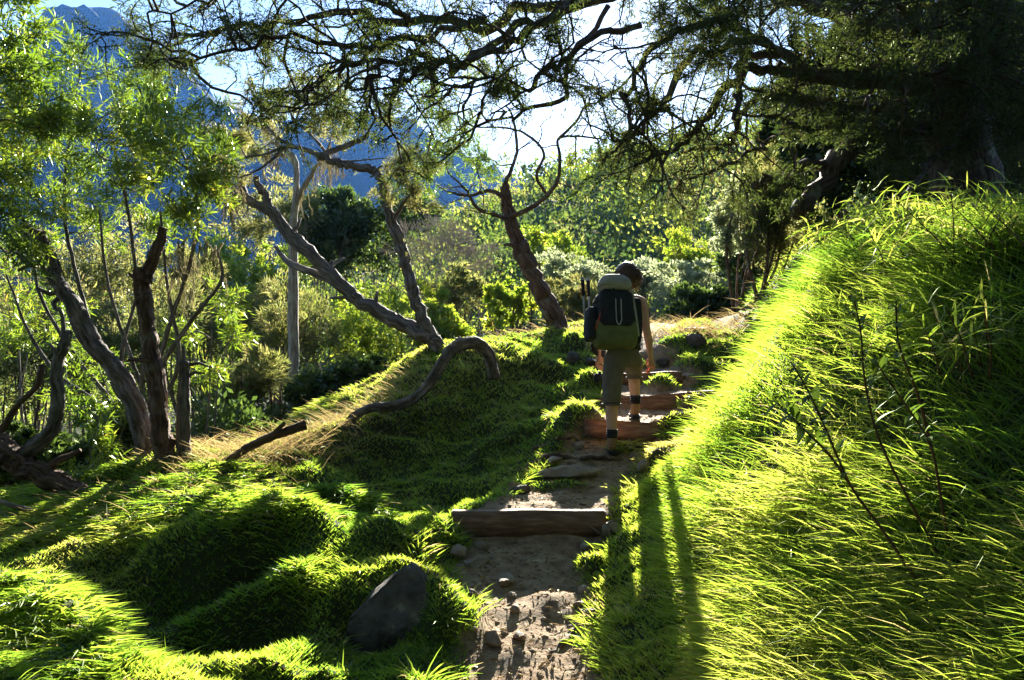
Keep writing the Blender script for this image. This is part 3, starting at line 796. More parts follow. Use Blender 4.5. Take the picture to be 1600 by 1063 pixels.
# unseen extension of the crown over the camera, added to block sky light
sky_block_limbs = []
for (x0, y0, x1, y1) in ((3.8, 7.6, -2.5, 4.0), (4.0, 7.4, 0.5, 2.0), (4.2, 7.0, 3.0, 1.0), (3.8, 7.8, -4.5, 6.2), (4.2, 7.0, -1.0, -.5), (4.4, 7, 2, -2)):
    q = T.limb(np.array([main[-1], (x0, y0, 5.9), ((x0 + x1) / 2, (y0 + y1) / 2, 6.3 + R3.random() * .4), (x1, y1, 5.9)]), .09, .03, 8, 6, .14, kink=.03); sky_block_limbs.append(q)
ro = np.vstack(sky_block_limbs); T2 = Tree(); T2.wood = T.wood
for _ in range(150):
    c = np.array((R3.uniform(-5, 5), R3.uniform(-2.5, 5.2), R3.uniform(5.3, 7.0)))
    if c[2] - CAMZ < (c[1]) * .47 + .3: continue
    T2.clump(ro[np.argmin(((ro - c) ** 2).sum(1))], c, .62, 4, 9, .02, .3)
l2 = T2.leaves(2, .25, .09, .10, keep=.8); lv = (np.vstack((lv[0], l2[0])), np.vstack((lv[1], l2[1] + len(lv[0]))), np.concatenate((lv[2], l2[2])))
for (u_, v_, yy) in ((1165, 205, 7.2), (1115, 262, 7.0), (985, 215, 6.8), (1060, 285, 6.7), (1300, 262, 7.9), (1235, 200, 7.2)): T.beard(P(u_, v_, yy), 5, .16, .05)
finish(T, 'spreading_tree', 'huge dark tree on the bank with gnarled limbs hanging over the path', 'tree', ROOT, M_BARK_DARK, M_LF_FINE, lv, beard=M_BEARD)

# --- gnarled twin-stemmed tree leaning from the ridge
T = Tree()
b0 = P(692, 552, 9.0); b0[2] -= .08
A = T.limb(np.vstack((b0, PP((9.0, 9.4), (680, 535), (640, 512), (560, 468), (490, 402), (445, 355), (417, 312), (398, 278)))), .092, .030, 20, 12, .26, kink=.006)
T.stubs(A, .075, 7)
A2 = T.limb(PP((9.2, 9.5), (500, 412), (455, 372), (425, 335), (385, 310), (377, 284)), .066, .036, 16, 10, .2)
A3 = T.limb(PP((9.1, 9.8), (560, 468), (520, 440), (470, 420), (445, 405), (430, 385)), .06, .02, 7, 5, .14)
B = T.limb(np.vstack((b0 + (.03, .02, 0), PP((9.0, 9.3), (672, 520), (652, 478), (641, 440), (628, 390), (612, 345), (600, 300), (588, 270), (562, 262), (525, 254), (500, 243)))), .068, .028, 18, 10, .26, kink=.006)
T.stubs(B, .055, 6)
B1 = T.limb(PP((9.3, 9.5), (500, 243), (530, 232), (560, 220), (572, 213), (575, 203), (566, 196), (574, 172), (570, 145), (588, 118)), .034, .012, 7, 5, .12)
B2 = T.limb(PP((9.3, 9.2), (500, 243), (470, 232), (445, 230), (418, 240), (385, 246)), .028, .010, 6, 5, .12)
B3 = T.limb(PP((9.3, 9.6), (470, 232), (440, 220), (412, 190), (405, 160), (395, 130)), .024, .008, 6, 5, .12)
B4 = T.limb(PP((9.3, 9.1), (445, 230), (425, 250), (395, 270), (372, 278)), .022, .008, 6, 5, .12)
B5 = T.limb(PP((9.3, 9.5), (512, 240), (480, 205), (460, 190), (450, 170)), .02, .008, 5, 5, .1)
B6 = T.limb(PP((9.2, 9.0), (615, 345), (630, 318), (645, 300)), .03, .012, 6, 5, .1)
for (c, r, n_, src) in ((P(395, 150, 9.5), .26, 20, B3[-2]), (P(425, 175, 9.5), .24, 16, B3[-8]), (P(455, 160, 9.5), .3, 22, B5[-1]), (P(495, 150, 9.3), .32, 30, B5[-2]), (P(500, 190, 9.3), .28, 26, B5[-3]), (P(375, 205, 9.4), .26, 18, B3[-10]),
                        (P(350, 220, 9.3), .26, 20, B2[-1]), (P(360, 285, 9.2), .28, 26, B4[-1]), (P(340, 255, 9.3), .2, 14, B2[-1]), (P(625, 285, 9.0), .30, 26, B6[-1]), (P(650, 268, 9.0), .26, 22, B6[-1]), (P(608, 248, 9.2), .2, 14, B[-9]),
                        (P(655, 315, 9.0), .2, 14, B6[-1]), (P(590, 130, 9.5), .25, 10, B1[-1]), (P(610, 175, 9.5), .2, 8, B1[-6])):
    T.spray(src, c, r * 1.15, max(4, n_ // 3), 6, 8, .012, .03)
for q in (B1, B2, B3, B5, B): T.grow(q, .02, [dict(n=2.2, L=.4, ang=.9, wander=.35, seg=.06, r=.007, k=4, leaves=2)])
for q, n_ in ((B2, 9), (B3, 7), (B4, 7), (B[-16:], 8), (B1, 6)):
    for _ in range(n_): T.beard(q[R3.randrange(len(q))], 2, .17, .03)
for p_ in ((372, 300), (350, 300), (365, 320)): T.beard(P(*p_, 9.2), 12, .30, .09)
lv = T.leaves(5, .055, .0075, .022, align=1.1)
finish(T, 'leaning_tree', 'gnarled grey twin-stemmed tree leaning left from the grassy ridge', 'tree', b0, M_BARK_GREY, M_LF_HEATH, lv, beard=M_BEARD)

# --- pale slender tree behind it
T = Tree()
b0 = P(458, 470, 11.2); b0[2] = land1(b0[0], b0[1]) - .1
q = T.limb(np.vstack((b0, PP(11.2, (458, 420), (459, 350), (463, 300), (462, 255), (452, 238), (425, 222)))), .075, .02, 9, 6, .1)
q2 = T.limb(PP((11.2, 10.9), (464, 312), (482, 280), (498, 255), (510, 238), (516, 222)), .04, .012, 7, 5, .1)
q3 = T.limb(PP((11.2, 11.5), (462, 262), (450, 245), (430, 242), (410, 246)), .03, .01, 6, 5, .1)
for (c, r, n_) in ((P(420, 205, 11.3), .3, 14), (P(520, 205, 10.9), .25, 10), (P(400, 240, 11.5), .28, 14)): T.clump(q[-1] if c[0] < -3 else q2[-1], c, r, n_, 9, .012, .3)
for k_ in range(12): T.beard(q2[R3.randrange(len(q2))], 2, .3, .03)
for k_ in range(5): T.beard(P(512, 240, 10.9), 2, .45, .03)
finish(T, 'pale_tree', 'slender pale forked trunk bearded with lichen behind the leaning tree', 'tree', b0, M_BARK_PALE, M_LF_HEATH, T.leaves(8, .065, .009, .03), beard=M_BEARD)

# --- bare-branched tree at the head of the ridge
T = Tree()
b0 = P(880, 522, 10.5); b0[2] -= .1
q = T.limb(np.vstack((b0, PP((10.5, 10.3), (868, 500), (848, 460), (822, 410), (808, 375), (798, 345), (792, 315), (788, 290)))), .125, .046, 20, 10, .28, kink=.006)
T.stubs(q, .075, 5)
lm = [T.limb(PP((10.3, 9.9), (796, 340), (830, 325), (855, 305), (872, 280), (875, 245), (872, 218), (900, 213), (940, 217)), .034, .010, 7, 5, .12),
      T.limb(PP((10.3, 10.0), (790, 310), (765, 298), (735, 306), (700, 300)), .035, .012, 6, 5, .12),
      T.limb(PP((10.3, 9.8), (855, 305), (838, 275), (850, 240), (825, 212), (790, 200), (740, 198), (715, 180)), .022, .007, 6, 5, .12),
      T.limb(PP((10.3, 10.6), (788, 290), (800, 262), (808, 230), (800, 180), (790, 165)), .03, .01, 6, 5, .12),
      T.limb(PP((10.3, 10.0), (800, 345), (770, 335), (745, 325), (730, 300), (700, 270)), .03, .01, 6, 5, .12),
      T.limb(PP((10.0, 9.6), (872, 218), (900, 190), (915, 165), (935, 160), (960, 140)), .02, .008, 5, 5, .12)]
for w in lm: T.grow(w, .02, [dict(n=3.2, L=.55, ang=.9, wander=.34, seg=.07, r=.009, k=4), dict(n=5, L=.25, ang=.8, wander=.3, seg=.06, r=.004, k=3, leaves=2)])
for (c, r, n_, src) in ((P(700, 240, 10.1), .34, 26, lm[4][-1]), (P(745, 262, 10.2), .34, 24, lm[1][8]), (P(720, 200, 10.0), .32, 26, lm[2][-1]), (P(690, 170, 9.9), .34, 28, lm[2][-1]), (P(770, 250, 10.3), .26, 16, lm[3][6]),
                        (P(680, 285, 10.2), .26, 18, lm[1][-1]), (P(900, 250, 10.0), .16, 8, lm[0][-6]), (P(730, 130, 9.8), .26, 12, lm[2][-1])):
    T.spray(src, c, r * 1.15, max(3, n_ // 3), 6, 8, .012, .03)
finish(T, 'bare_branched_tree', 'reddish-brown trunk leaning left at the crest with tangled bare branches', 'tree', b0, M_BARK_RED, M_LF_ACACIA, T.leaves(2, .080, .011, .03, droop=.15), beard=M_BEARD)

# --- bushy narrow-leaved trees at the left
def clump_tree(name, label, Y, base, stems, clumps, mat, bark, per, ln, wd, ntw=24, nl=8, droop=.1, group=None, spread=.03, r0=.03, beards=()):
    T = Tree(); b = np.array(base, float); tops = []
    for st in stems:
        q = T.limb(np.vstack((b + (R3.gauss(0, .08), R3.gauss(0, .08), -.05), PP(Y, *st))), r0, r0 * .35, 7, 6, .08, jit=.004); tops.append(q)
    allp = np.vstack(tops)
    for (u, v, rp, dy) in clumps:
        c = P(u + R3.gauss(0, 8), v + R3.gauss(0, 8), Y + dy * 1.8); r = rp / FPX * Y * 1.45
        below = allp[allp[:, 2] < c[2] + .1]
        if not len(below): below = allp
        s_ = below[np.argmin(((below - c) ** 2).sum(1))]
        T.spray(s_, c, r, ntw, 5, nl, .010, .06)
    for (u, v, n_, L_b) in beards: T.beard(P(u, v, Y), n_, L_b, .10)
    return finish(T, name, label, 'tree', b, bark, mat, T.leaves(per, ln, wd, spread, droop=droop, keep=.68, bias=-.08), group, M_BEARD)

bx, by = P(210, 720, 7.6)[:2]
clump_tree('narrow_leaved_tree', 'bushy narrow-leaved tree with yellow-green sunlit crown rising behind the broken snags', 7.6, (bx, by, land1(bx, by) - .05),
           [((215, 640), (225, 560), (215, 450), (200, 330), (175, 220)), ((235, 620), (262, 520), (300, 400), (310, 330), (290, 250)), ((195, 640), (150, 540), (120, 430), (100, 330), (110, 200)), ((240, 600), (300, 500), (345, 440), (340, 390)), ((230, 640), (205, 560), (170, 450), (155, 330)), ((180, 640), (120, 560), (60, 450), (40, 300)), ((250, 640), (280, 560), (262, 450), (250, 330)), ((205, 640), (190, 560), (212, 470), (240, 380)), ((170, 650), (95, 590), (45, 520), (10, 430))],
           [(130, 140, 44, 0), (180, 165, 50, .2), (225, 175, 40, -.2), (270, 185, 48, 0), (310, 200, 38, .1), (90, 200, 40, 0), (140, 220, 52, -.3), (200, 240, 56, .3), (255, 250, 50, -.2), (310, 255, 40, 0), (60, 255, 40, .1), (110, 290, 50, .2),
            (170, 300, 50, -.2), (235, 310, 48, .2), (290, 310, 40, 0), (325, 295, 26, 0), (70, 330, 40, -.2), (140, 360, 44, .1), (320, 350, 28, -.1), (240, 365, 30, .3), (60, 390, 36, .2), (165, 205, 40, -.5), (255, 215, 40, -.5), (60, 225, 36, -.3)],
           M_LF_ACACIA, M_BARK_GREY, 2, .085, .0140, 9, 9, beards=((300, 385, 16, .30), (285, 400, 12, .25), (330, 400, 10, .25), (275, 430, 8, .3), (345, 255, 10, .3)))
bx, by = P(-60, 800, 6.0)[:2]
clump_tree('edge_tree', 'sunlit yellow-green tree cut off by the left edge of the view', 6.0, (bx, by, land1(bx, by) - .05),
           [((-60, 600), (-50, 400), (-30, 200), (-20, 50)), ((-70, 600), (-20, 450), (0, 350))],
           [(0, 30, 50, 0), (25, 75, 32, 0), (-20, 110, 60, .2), (35, 130, 28, -.2), (10, 170, 44, 0), (45, 200, 24, 0), (0, 225, 40, .2), (15, 290, 34, .3), (-10, 340, 50, 0), (20, 390, 36, .2), (-60, 200, 60, 0), (-60, 60, 60, 0)],
           M_LF_ACACIA, M_BARK_GREY, 2, .085, .0135, 9, 9, .25)
SAP = [((95, 500), (100, 600, 8.0), 40, 'leafy sapling standing in shade left of the tallest leaning snag'), ((165, 600), (175, 745, 7.3), 46, 'bright sapling growing between the snags and the fallen trunk'), ((40, 440), (30, 640, 8.4), 50, 'tall leafy sapling near the left edge below the sunlit tree'),
       ((330, 480), (330, 650, 8.2), 30, 'thin sapling just right of the upright broken snags'), ((140, 690), (145, 770, 6.8), 30, 'small low sapling with narrow leaves beside the mossy fallen trunk')]
for (top, (bu, bv, yy), rp, lab) in SAP:
    b = P(bu, bv, yy); b[2] = land1(b[0], b[1]) - .03
    tu, tv = top
    clump_tree('sapling', lab, yy, b, [((bu, (bv + tv) / 2), (tu, tv)), ((bu + 12, (bv + tv) / 2 + 20), (tu + 35, tv + 40))],
               [(tu, tv, rp, 0), (tu + 35, tv + 45, rp * .8, .1), (tu - 30, tv + 55, rp * .8, -.1), (tu + 10, tv + 90, rp * .8, 0)], M_LF_ACACIA, M_BARK_GREY, 2, .09, .0135, 6, 8, .3, 'saplings under the left trees', r0=.012)

# --- dead snags, fallen wood, the arched root
def snag(name, label, cat, bark, *segs):
    T = Tree(); base = None
    for (r0, r1, Y, uv) in segs:
        pts = PP(Y, *uv)
        if base is None: base = pts[0].copy()
        q = T.limb(pts, r0, r1, 22 if r0 > .03 else 8, 12 if r0 > .03 else 8, .28, jit=.001, kink=.05 * r0)
        if r0 > .03: T.stubs(q, r0, 3)
    o = thing(name, label, cat, base)
    T.wood.V = [v - base for v in T.wood.V]
    m_ = link('trunk', T.wood.mesh('trunk'), bark, o)
    return o
snag('leaning_snag', 'thick grey dead trunk curving left to a split broken top', 'dead tree', M_BARK_GREY,
     (.072, .044, 6.7, ((238, 735), (225, 690), (210, 630), (178, 575), (140, 530), (118, 480), (92, 445), (78, 420), (55, 385), (35, 352))), (.06, .022, (6.7, 6.6), ((82, 428), (75, 400), (68, 380), (62, 360))))
snag('forked_snag', 'dark reddish dead trunk with a broken stub forking right at its top', 'dead tree', M_BARK_RED,
     (.068, .052, 6.55, ((262, 735), (252, 680), (248, 620), (238, 560), (230, 500), (224, 460), (218, 420))), (.05, .028, 6.5, ((226, 440), (234, 415), (247, 385), (255, 355))))
snag('straight_snag', 'short straight dead post-like stump right of the forked snag', 'dead tree', M_BARK_GREY,
     (.048, .040, 6.6, ((286, 735), (286, 660), (288, 600), (289, 565))), (.02, .010, 6.6, ((287, 580), (287, 555), (286, 540))), (.014, .007, 6.6, ((288, 572), (310, 568), (328, 574))))
snag('curved_bough', 'thin bare bough curving up from the fallen trunk at the left edge', 'bough', M_BARK_GREY,
     (.05, .028, 6.2, ((20, 722), (52, 700), (80, 670), (90, 630), (88, 580), (100, 540), (106, 520))), (.018, .010, 6.2, ((100, 540), (98, 500), (92, 480))))
snag('fallen_log', 'mossy fallen log lying down the slope at the left edge', 'log', M_BARK_RED,
     (.10, .07, (6.2, 6.1), ((-60, 640), (-10, 690), (30, 725), (75, 745), (140, 778))), (.03, .015, 6.2, ((-10, 690), (10, 660), (30, 630), (60, 600), (65, 570))))
snag('fallen_stick', 'thin bleached stick lying on the dark slope at the left edge', 'stick', M_BARK_PALE, (.018, .010, (5.7, 5.6), ((-30, 775), (20, 790), (60, 800), (100, 806))))
snag('fallen_branch', 'dark broken branch propped on the dry grass right of the snags', 'branch', M_BARK_RED,
     (.024, .040, (6.4, 6.7), ((322, 738), (360, 716), (400, 693), (440, 676), (478, 664))), (.018, .012, 6.6, ((420, 684), (438, 668), (445, 660))))
snag('arched_root', 'bare grey root arching over the turf below the leaning tree', 'root', M_BARK_GREY,
     (.035, .052, (7.5, 8.2), ((540, 672), (552, 652), (580, 637), (615, 634), (645, 624), (672, 598), (690, 568), (705, 546), (725, 537), (748, 538), (765, 556), (772, 590))), (.05, .03, 8.1, ((712, 548), (722, 536), (715, 528))))

# ------------------------------------------------------------------ shrubs
def crown_points(c, rad, ncl, per, seed, hemi=-.35, cl_r=.24):
    """leaf positions and outward directions in lumpy clumps through an ellipsoid"""
    g = np.random.default_rng(seed)
    d = unit(g.normal(0, 1, (ncl * 2, 3))); d = d[d[:, 2] > hemi][:ncl]
    s = .55 + .45 * g.random(len(d)) ** .6
    lump = .72 + .5 * g.random(len(d))
    cc = d * (s * lump)[:, None]
    r = cl_r * (.6 + .8 * g.random(len(d)))
    off = unit(g.normal(0, 1, (len(d), per, 3))) * (g.random((len(d), per, 1)) ** .5)
    off[..., 2] *= .75
    pos = cc[:, None] + off * r[:, None, None]
    out_ = unit(d[:, None] * .8 + off * .9 + np.array((0, 0, .35)))
    shade = np.repeat(g.random(len(d))[:, None], per, 1)
    return (np.array(c) + pos * np.array(rad)).reshape(-1, 3), out_.reshape(-1, 3), shade.reshape(-1), np.array(c) + cc * np.array(rad)

KIND = {  # material, leaf length, width, clumps, leaves per clump, fold, randomness
    'silver': (M_LF_SILVER, .055, .022, 130, 70, .2, .9), 'lime': (M_LF_LIME, .060, .024, 120, 60, .25, .9), 'dark': (M_LF_DARK, .075, .034, 150, 60, .2, 1.0),
    'heath': (M_LF_HEATH, .075, .010, 120, 90, .2, .55), 'olive': (M_LF_HEATH, .060, .020, 120, 65, .2, .8), 'dead': (M_LF_DEAD, .16, .007, 90, 50, .1, .6), 'ever': (M_LF_EVER, .10, .05, 150, 60, .2, 1.0), 'acacia': (M_LF_ACACIA, .085, .013, 90, 60, .2, .8)}

def shrub(name, label, u, vt, vb, Y, hw, kind, cat='shrub', group=None, stems=5, bark=None, dens=1.0, hemi=-.85, zoff=0.0, lean=0.0):
    mat, ln, wd, ncl, per, fold, rnd_ = KIND[kind]
    sc_ = Y / FPX
    top, bot = P(u, vt, Y), P(u, vb, Y)
    base = np.array((top[0], Y, min(land1(top[0], Y), bot[2] + .05)))
    c = np.array((top[0] + lean, Y, (top[2] + bot[2]) / 2))
    rad = np.array((hw * sc_, hw * sc_ * .85, (top[2] - bot[2]) / 2))
    seed = int(u * 13 + vt * 7 + Y * 31)
    ncl_ = max(14, int(ncl * dens * .8)); per_ = int(per * .78)
    g_ = np.random.default_rng(seed + 1); parts_ = []
    lobes = [((0, 0, -.1), 1.0, .38)] + [((g_.uniform(-.9, .9), g_.uniform(-.6, .4), g_.uniform(-.7, .5)), g_.uniform(.3, .58), .11) for _ in range(7)]
    for off, s_, f_ in lobes:
        s_ = s_ * (.72 if s_ == 1.0 else 1)
        parts_.append(crown_points(c + np.array(off) * rad - np.array((0, 0, (.12 if s_ > .65 else 0) * rad[2])), rad * s_, max(6, int(ncl_ * f_)), per_, seed + int(s_ * 997), hemi, (.26 if s_ > .65 else .36)))
    pos, out_, sh, cc = [np.concatenate(a_) for a_ in zip(*parts_)]
    n = len(pos); k = (.68 + .056 * Y)
    dr = unit(out_ + unit(rng.normal(0, 1, (n, 3))) * rnd_)
    r = np.clip(.15 + .55 * sh + rng.normal(0, .17, n), 0, 1)
    V, F, r = leaf_quads(pos, dr, ln * k * (.65 + .7 * rng.random(n)), wd * k * (.75 + .5 * rng.random(n)), r, fold)
    o = thing(name, label, cat, base, group)
    mb = MB()
    for i in range(stems):
        tgt = cc[R3.randrange(len(cc))]
        b_ = base + (R3.gauss(0, .05), R3.gauss(0, .05), -.06)
        mid = b_ * .45 + tgt * .55 + rv() * .07 * np.linalg.norm(tgt - b_) - np.array((0, 0, .1 * rad[2]))
        tube(mb, catmull([b_, mid, tgt], 6), np.linspace(.028, .008, 13), 6, .1, R3.random() * 9)
    for i in range(min(24, len(cc) // 3)):
        t0 = cc[R3.randrange(len(cc))]; b_ = base * .35 + t0 * .65 + rv() * .1 * rad
        tube(mb, catmull([b_, (b_ + t0) / 2 + rv() * .06, t0], 3), np.linspace(.010, .004, 7), 4, 0, R3.random() * 9, cap=False)
    mb.V = [v - base for v in mb.V]
    link('stem', mb.mesh('stem'), bark or M_BARK_RED, o)
    link('crown', make_mesh('crown', V - base, [F], False, {'rnd': r}), mat, o)
    return o

shrub('silver_shrub', 'silvery pale shrub directly left of the hiker\'s head', 908, 388, 480, 17.5, 62, 'silver')
shrub('silver_shrub', 'broad silvery shrub with dark underside right of the hiker', 1092, 392, 505, 16.5, 72, 'silver', dens=1.2, hemi=-.6)
shrub('silver_shrub', 'pale shrub showing just above the hiker\'s head', 990, 385, 480, 18.0, 48, 'silver', dens=.8)
shrub('yellow_shrub', 'glowing yellow-green shrub rising above the silvery shrub right of the hiker', 1088, 352, 450, 19.5, 46, 'lime', dens=.9)
shrub('small_yellow_shrub', 'small lone yellow-green shrub between the two leaning trunks', 797, 436, 520, 12.8, 36, 'lime', dens=.6)
shrub('yellow_shrub', 'yellow-green shrub behind the bare-branched tree trunk', 858, 345, 425, 21.5, 44, 'lime', dens=.8)
shrub('lime_shrub', 'broad lime-green shrub with reddish tips left of the arched root', 585, 405, 580, 14.5, 92, 'lime', dens=1.4)
shrub('lime_shrub', 'lime-green shrub under the twin-stemmed tree', 692, 455, 560, 13.0, 62, 'lime', dens=.9)
shrub('dark_round_tree', 'dense dark round-crowned tree behind the leaning stems', 578, 275, 440, 25.0, 88, 'dark', 'tree', dens=2.2, hemi=-.8)
shrub('dark_round_tree', 'lower dark tree left of the dense round-crowned tree', 515, 300, 430, 24.0, 52, 'dark', 'tree', dens=1.2, hemi=-.8)
shrub('olive_shrub', 'dull olive shrub between the leaning trees', 715, 400, 510, 15.5, 62, 'olive', dens=1.0, hemi=-.7)
shrub('heath_shrub', 'low heath bush behind the hiker\'s trekking poles', 890, 435, 515, 14.6, 46, 'heath', dens=.8, hemi=-.7)
shrub('dead_shrub', 'tangle of dead pale grey twigs between the leaning trees', 700, 335, 440, 19.0, 74, 'dead', dens=.9, stems=8, bark=M_BARK_PALE)
shrub('olive_shrub', 'tall olive shrub behind the pale forked trunk', 430, 275, 430, 23.0, 72, 'olive', dens=1.2)
shrub('heath_shrub', 'feathery olive heath bush left of the leaning trunks', 372, 395, 590, 14.5, 66, 'heath', dens=1.1)
shrub('heath_shrub', 'feathery heath bush under the long leaning trunk', 450, 430, 620, 13.0, 62, 'heath', dens=1.1)
shrub('heath_shrub', 'dark heath bush above the dry grass crest', 385, 530, 700, 10.2, 70, 'heath', dens=1.0, hemi=-.7)
shrub('heath_shrub', 'brownish heath bush right of the forked snag', 305, 360, 500, 15.5, 44, 'heath', dens=.9)
shrub('dark_shrub', 'dark shrub filling the gully below the lime shrub', 520, 545, 660, 11.0, 80, 'dark', dens=1.0, hemi=-.8)
shrub('heath_shrub', 'tall feathery heath right of the path under the broken limb', 1190, 185, 430, 10.6, 46, 'heath', dens=1.4, hemi=-.8)
shrub('heath_shrub', 'pale feathery heath with brown inner twigs beside the broken limb', 1155, 240, 420, 11.4, 36, 'silver', dens=1.0, hemi=-.8)
shrub('dark_shrub', 'dark bush in the dip left of the bank crest', 1185, 350, 470, 15.5, 62, 'dark', dens=1.2, hemi=-.8)
shrub('dark_shrub', 'dark bush at the head of the path', 1095, 440, 515, 14.0, 60, 'dark', dens=.8, hemi=-.8)
shrub('olive_shrub', 'olive bush behind the feathery heath on the bank', 1250, 215, 440, 12.5, 60, 'olive', dens=1.2, hemi=-.8)
for (u, vt, vb, Y, hw, lab) in ((1335, -90, 380, 11.6, 95, 'dark evergreen tree behind the broken limb on the bank'), (1460, -60, 390, 12.0, 120, 'dark evergreen tree behind the great trunk'),
                                (1590, -80, 380, 11.0, 120, 'dark evergreen tree filling the right edge beyond the bank'), (1250, 60, 300, 13.5, 60, 'dark evergreen tree rising behind the bank heath')):
    shrub('evergreen_tree', lab, u, vt, vb, Y, hw, 'ever', 'tree', dens=1.7, hemi=-.9)
shrub('olive_tree', 'tall olive tree far behind the narrow-leaved tree', 205, 325, 560, 20.0, 80, 'olive', 'tree', dens=1.6)
shrub('olive_tree', 'tall olive tree at the far left in front of the mountain', 60, 320, 560, 19.0, 95, 'olive', 'tree', dens=1.7)
shrub('lime_tree', 'sunlit light green tree between the snags and the leaning trunk', 330, 330, 560, 18.0, 66, 'lime', 'tree', dens=1.4)
shrub('lime_tree', 'sunlit light green tree under the fork of the leaning trunk', 430, 350, 560, 17.0, 50, 'lime', 'tree', dens=1.1)
shrub('olive_shrub', 'olive scrub bush behind the leaning snag', 150, 420, 650, 13.0, 90, 'olive', dens=1.3, hemi=-.7)
shrub('olive_shrub', 'olive scrub bush at the far left under the trees', 30, 430, 670, 13.0, 80, 'olive', dens=1.2, hemi=-.7)
shrub('heath_shrub', 'heath bush behind the straight snag', 265, 430, 660, 12.5, 60, 'heath', dens=1.1, hemi=-.7)
shrub('dark_shrub', 'dark shrub at the foot of the snags', 210, 620, 740, 7.6, 55, 'dark', dens=.6, hemi=-.7)
shrub('dark_shrub', 'dark shrub behind the curved bough at the left edge', 60, 640, 770, 7.4, 70, 'dark', dens=.7, hemi=-.7)

# --- scrub too thick to count: gully undergrowth and the far hillside
def mass(name, label, pts, rads, per, ln, wd, mat_):
    P_, D_, S_, L_ = [], [], [], []
    for (c, r) in zip(pts, rads):
        ncl = 14
        p, d_, s_, _ = crown_points(c, (r, r * .9, r * .85), ncl, max(3, per // ncl), int(abs(c[0] * 977 + c[1] * 131)) + 5, -.2, .42)
        P_.append(p); D_.append(d_); S_.append(np.clip(s_ * .35 + .5 * R3.random() + .0, 0, 1)); L_.append(np.full(len(p), c[1]))
    pos = np.concatenate(P_); D = np.concatenate(D_); sh = np.concatenate(S_); yy = np.concatenate(L_); n = len(pos)
    k = np.where(yy < 17, 1.0, np.maximum(.6, yy / 36.0))
    dr = unit(D + unit(rng.normal(0, 1, (n, 3))) * .9)
    r = np.clip(sh + rng.normal(0, .15, n), 0, 1)
    V, F, r = leaf_quads(pos, dr, ln * k * (.6 + .8 * rng.random(n)), wd * k * (.7 + .6 * rng.random(n)), r, .2)
    return tag(link(name, make_mesh(name, V, [F], False, {'rnd': r}), mat_), label, 'scrub', kind='stuff')

g = np.random.default_rng(5)
M_LF_HILL = leaf_mat('hill_leaves', [(0, (.030, .050, .014)), (.6, (.060, .085, .022)), (1, (.11, .11, .04))], [(0, (.13, .20, .02)), (.6, (.34, .42, .05)), (1, (.46, .42, .11))], trans=.5, gloss=.05)
pts = {0: [], 1: [], 2: []}; rd = {0: [], 1: [], 2: []}
for _ in range(760):
    Y = 21 * (108 / 21) ** (g.random() ** .8); a = -.72 + 1.5 * g.random(); X = a * Y
    r = (.7 + 1.5 * g.random() ** 1.5) * (1 + .010 * Y)
    z = float(far_z(np.array([X]), np.array([Y]))[0])
    k_ = int(3 * np.clip(vnoise(np.array([X * .09]), np.array([Y * .09]), 77)[0] * .3 + .7 * g.random() ** 1.25, 0, .999))
    pts[k_].append((X, Y, z + r * .45)); rd[k_].append(r)
mass('hillside_scrub', 'dark green scrub covering the far hillside', pts[0], rd[0], 240, .22, .12, M_LF_DARK)
mass('hillside_scrub', 'bright yellow-green scrub on the far hillside', pts[1], rd[1], 215, .21, .11, M_LF_HILL)
mass('hillside_scrub', 'olive and straw-coloured scrub on the far hillside', pts[2], rd[2], 250, .22, .065, M_LF_HEATH)
pts, rd = [], []
for _ in range(150):
    Y = 8.5 + 8.5 * g.random(); a = -.72 + .75 * g.random(); X = a * Y
    if X > -.12 * Y + .2 or X > (Y - 11) * .5 - 1.6: continue
    r = .35 + .35 * g.random(); pts.append((X, Y, land1(X, Y) + .2)); rd.append(r)
mass('gully_undergrowth', 'tangled shaded undergrowth filling the gully left of the ridge', pts, rd, 310, .095, .042, M_LF_DARK)

# --- unseen trees added behind and beside the viewpoint to cut sky fill
pts, rd = [], []
for _ in range(120):
    a = g.uniform(.62, 2 * math.pi - .62); R_ = g.uniform(5.5, 9.0); X, Y = R_ * math.sin(a), R_ * math.cos(a)
    if Y > 3.2 or (Y > 0 and abs(X) < 5): continue
    for h_ in (.8, 2.6, 4.4, 6.0):
        pts.append((X + g.normal(0, .4), Y + g.normal(0, .4), land1(X, Y) + h_)); rd.append(g.uniform(1.0, 1.5))
mass('sky_block_thicket', 'unseen mass of dark trees round the viewpoint, added to block sky light', pts, rd, 98, .40, .24, M_LF_DARK)

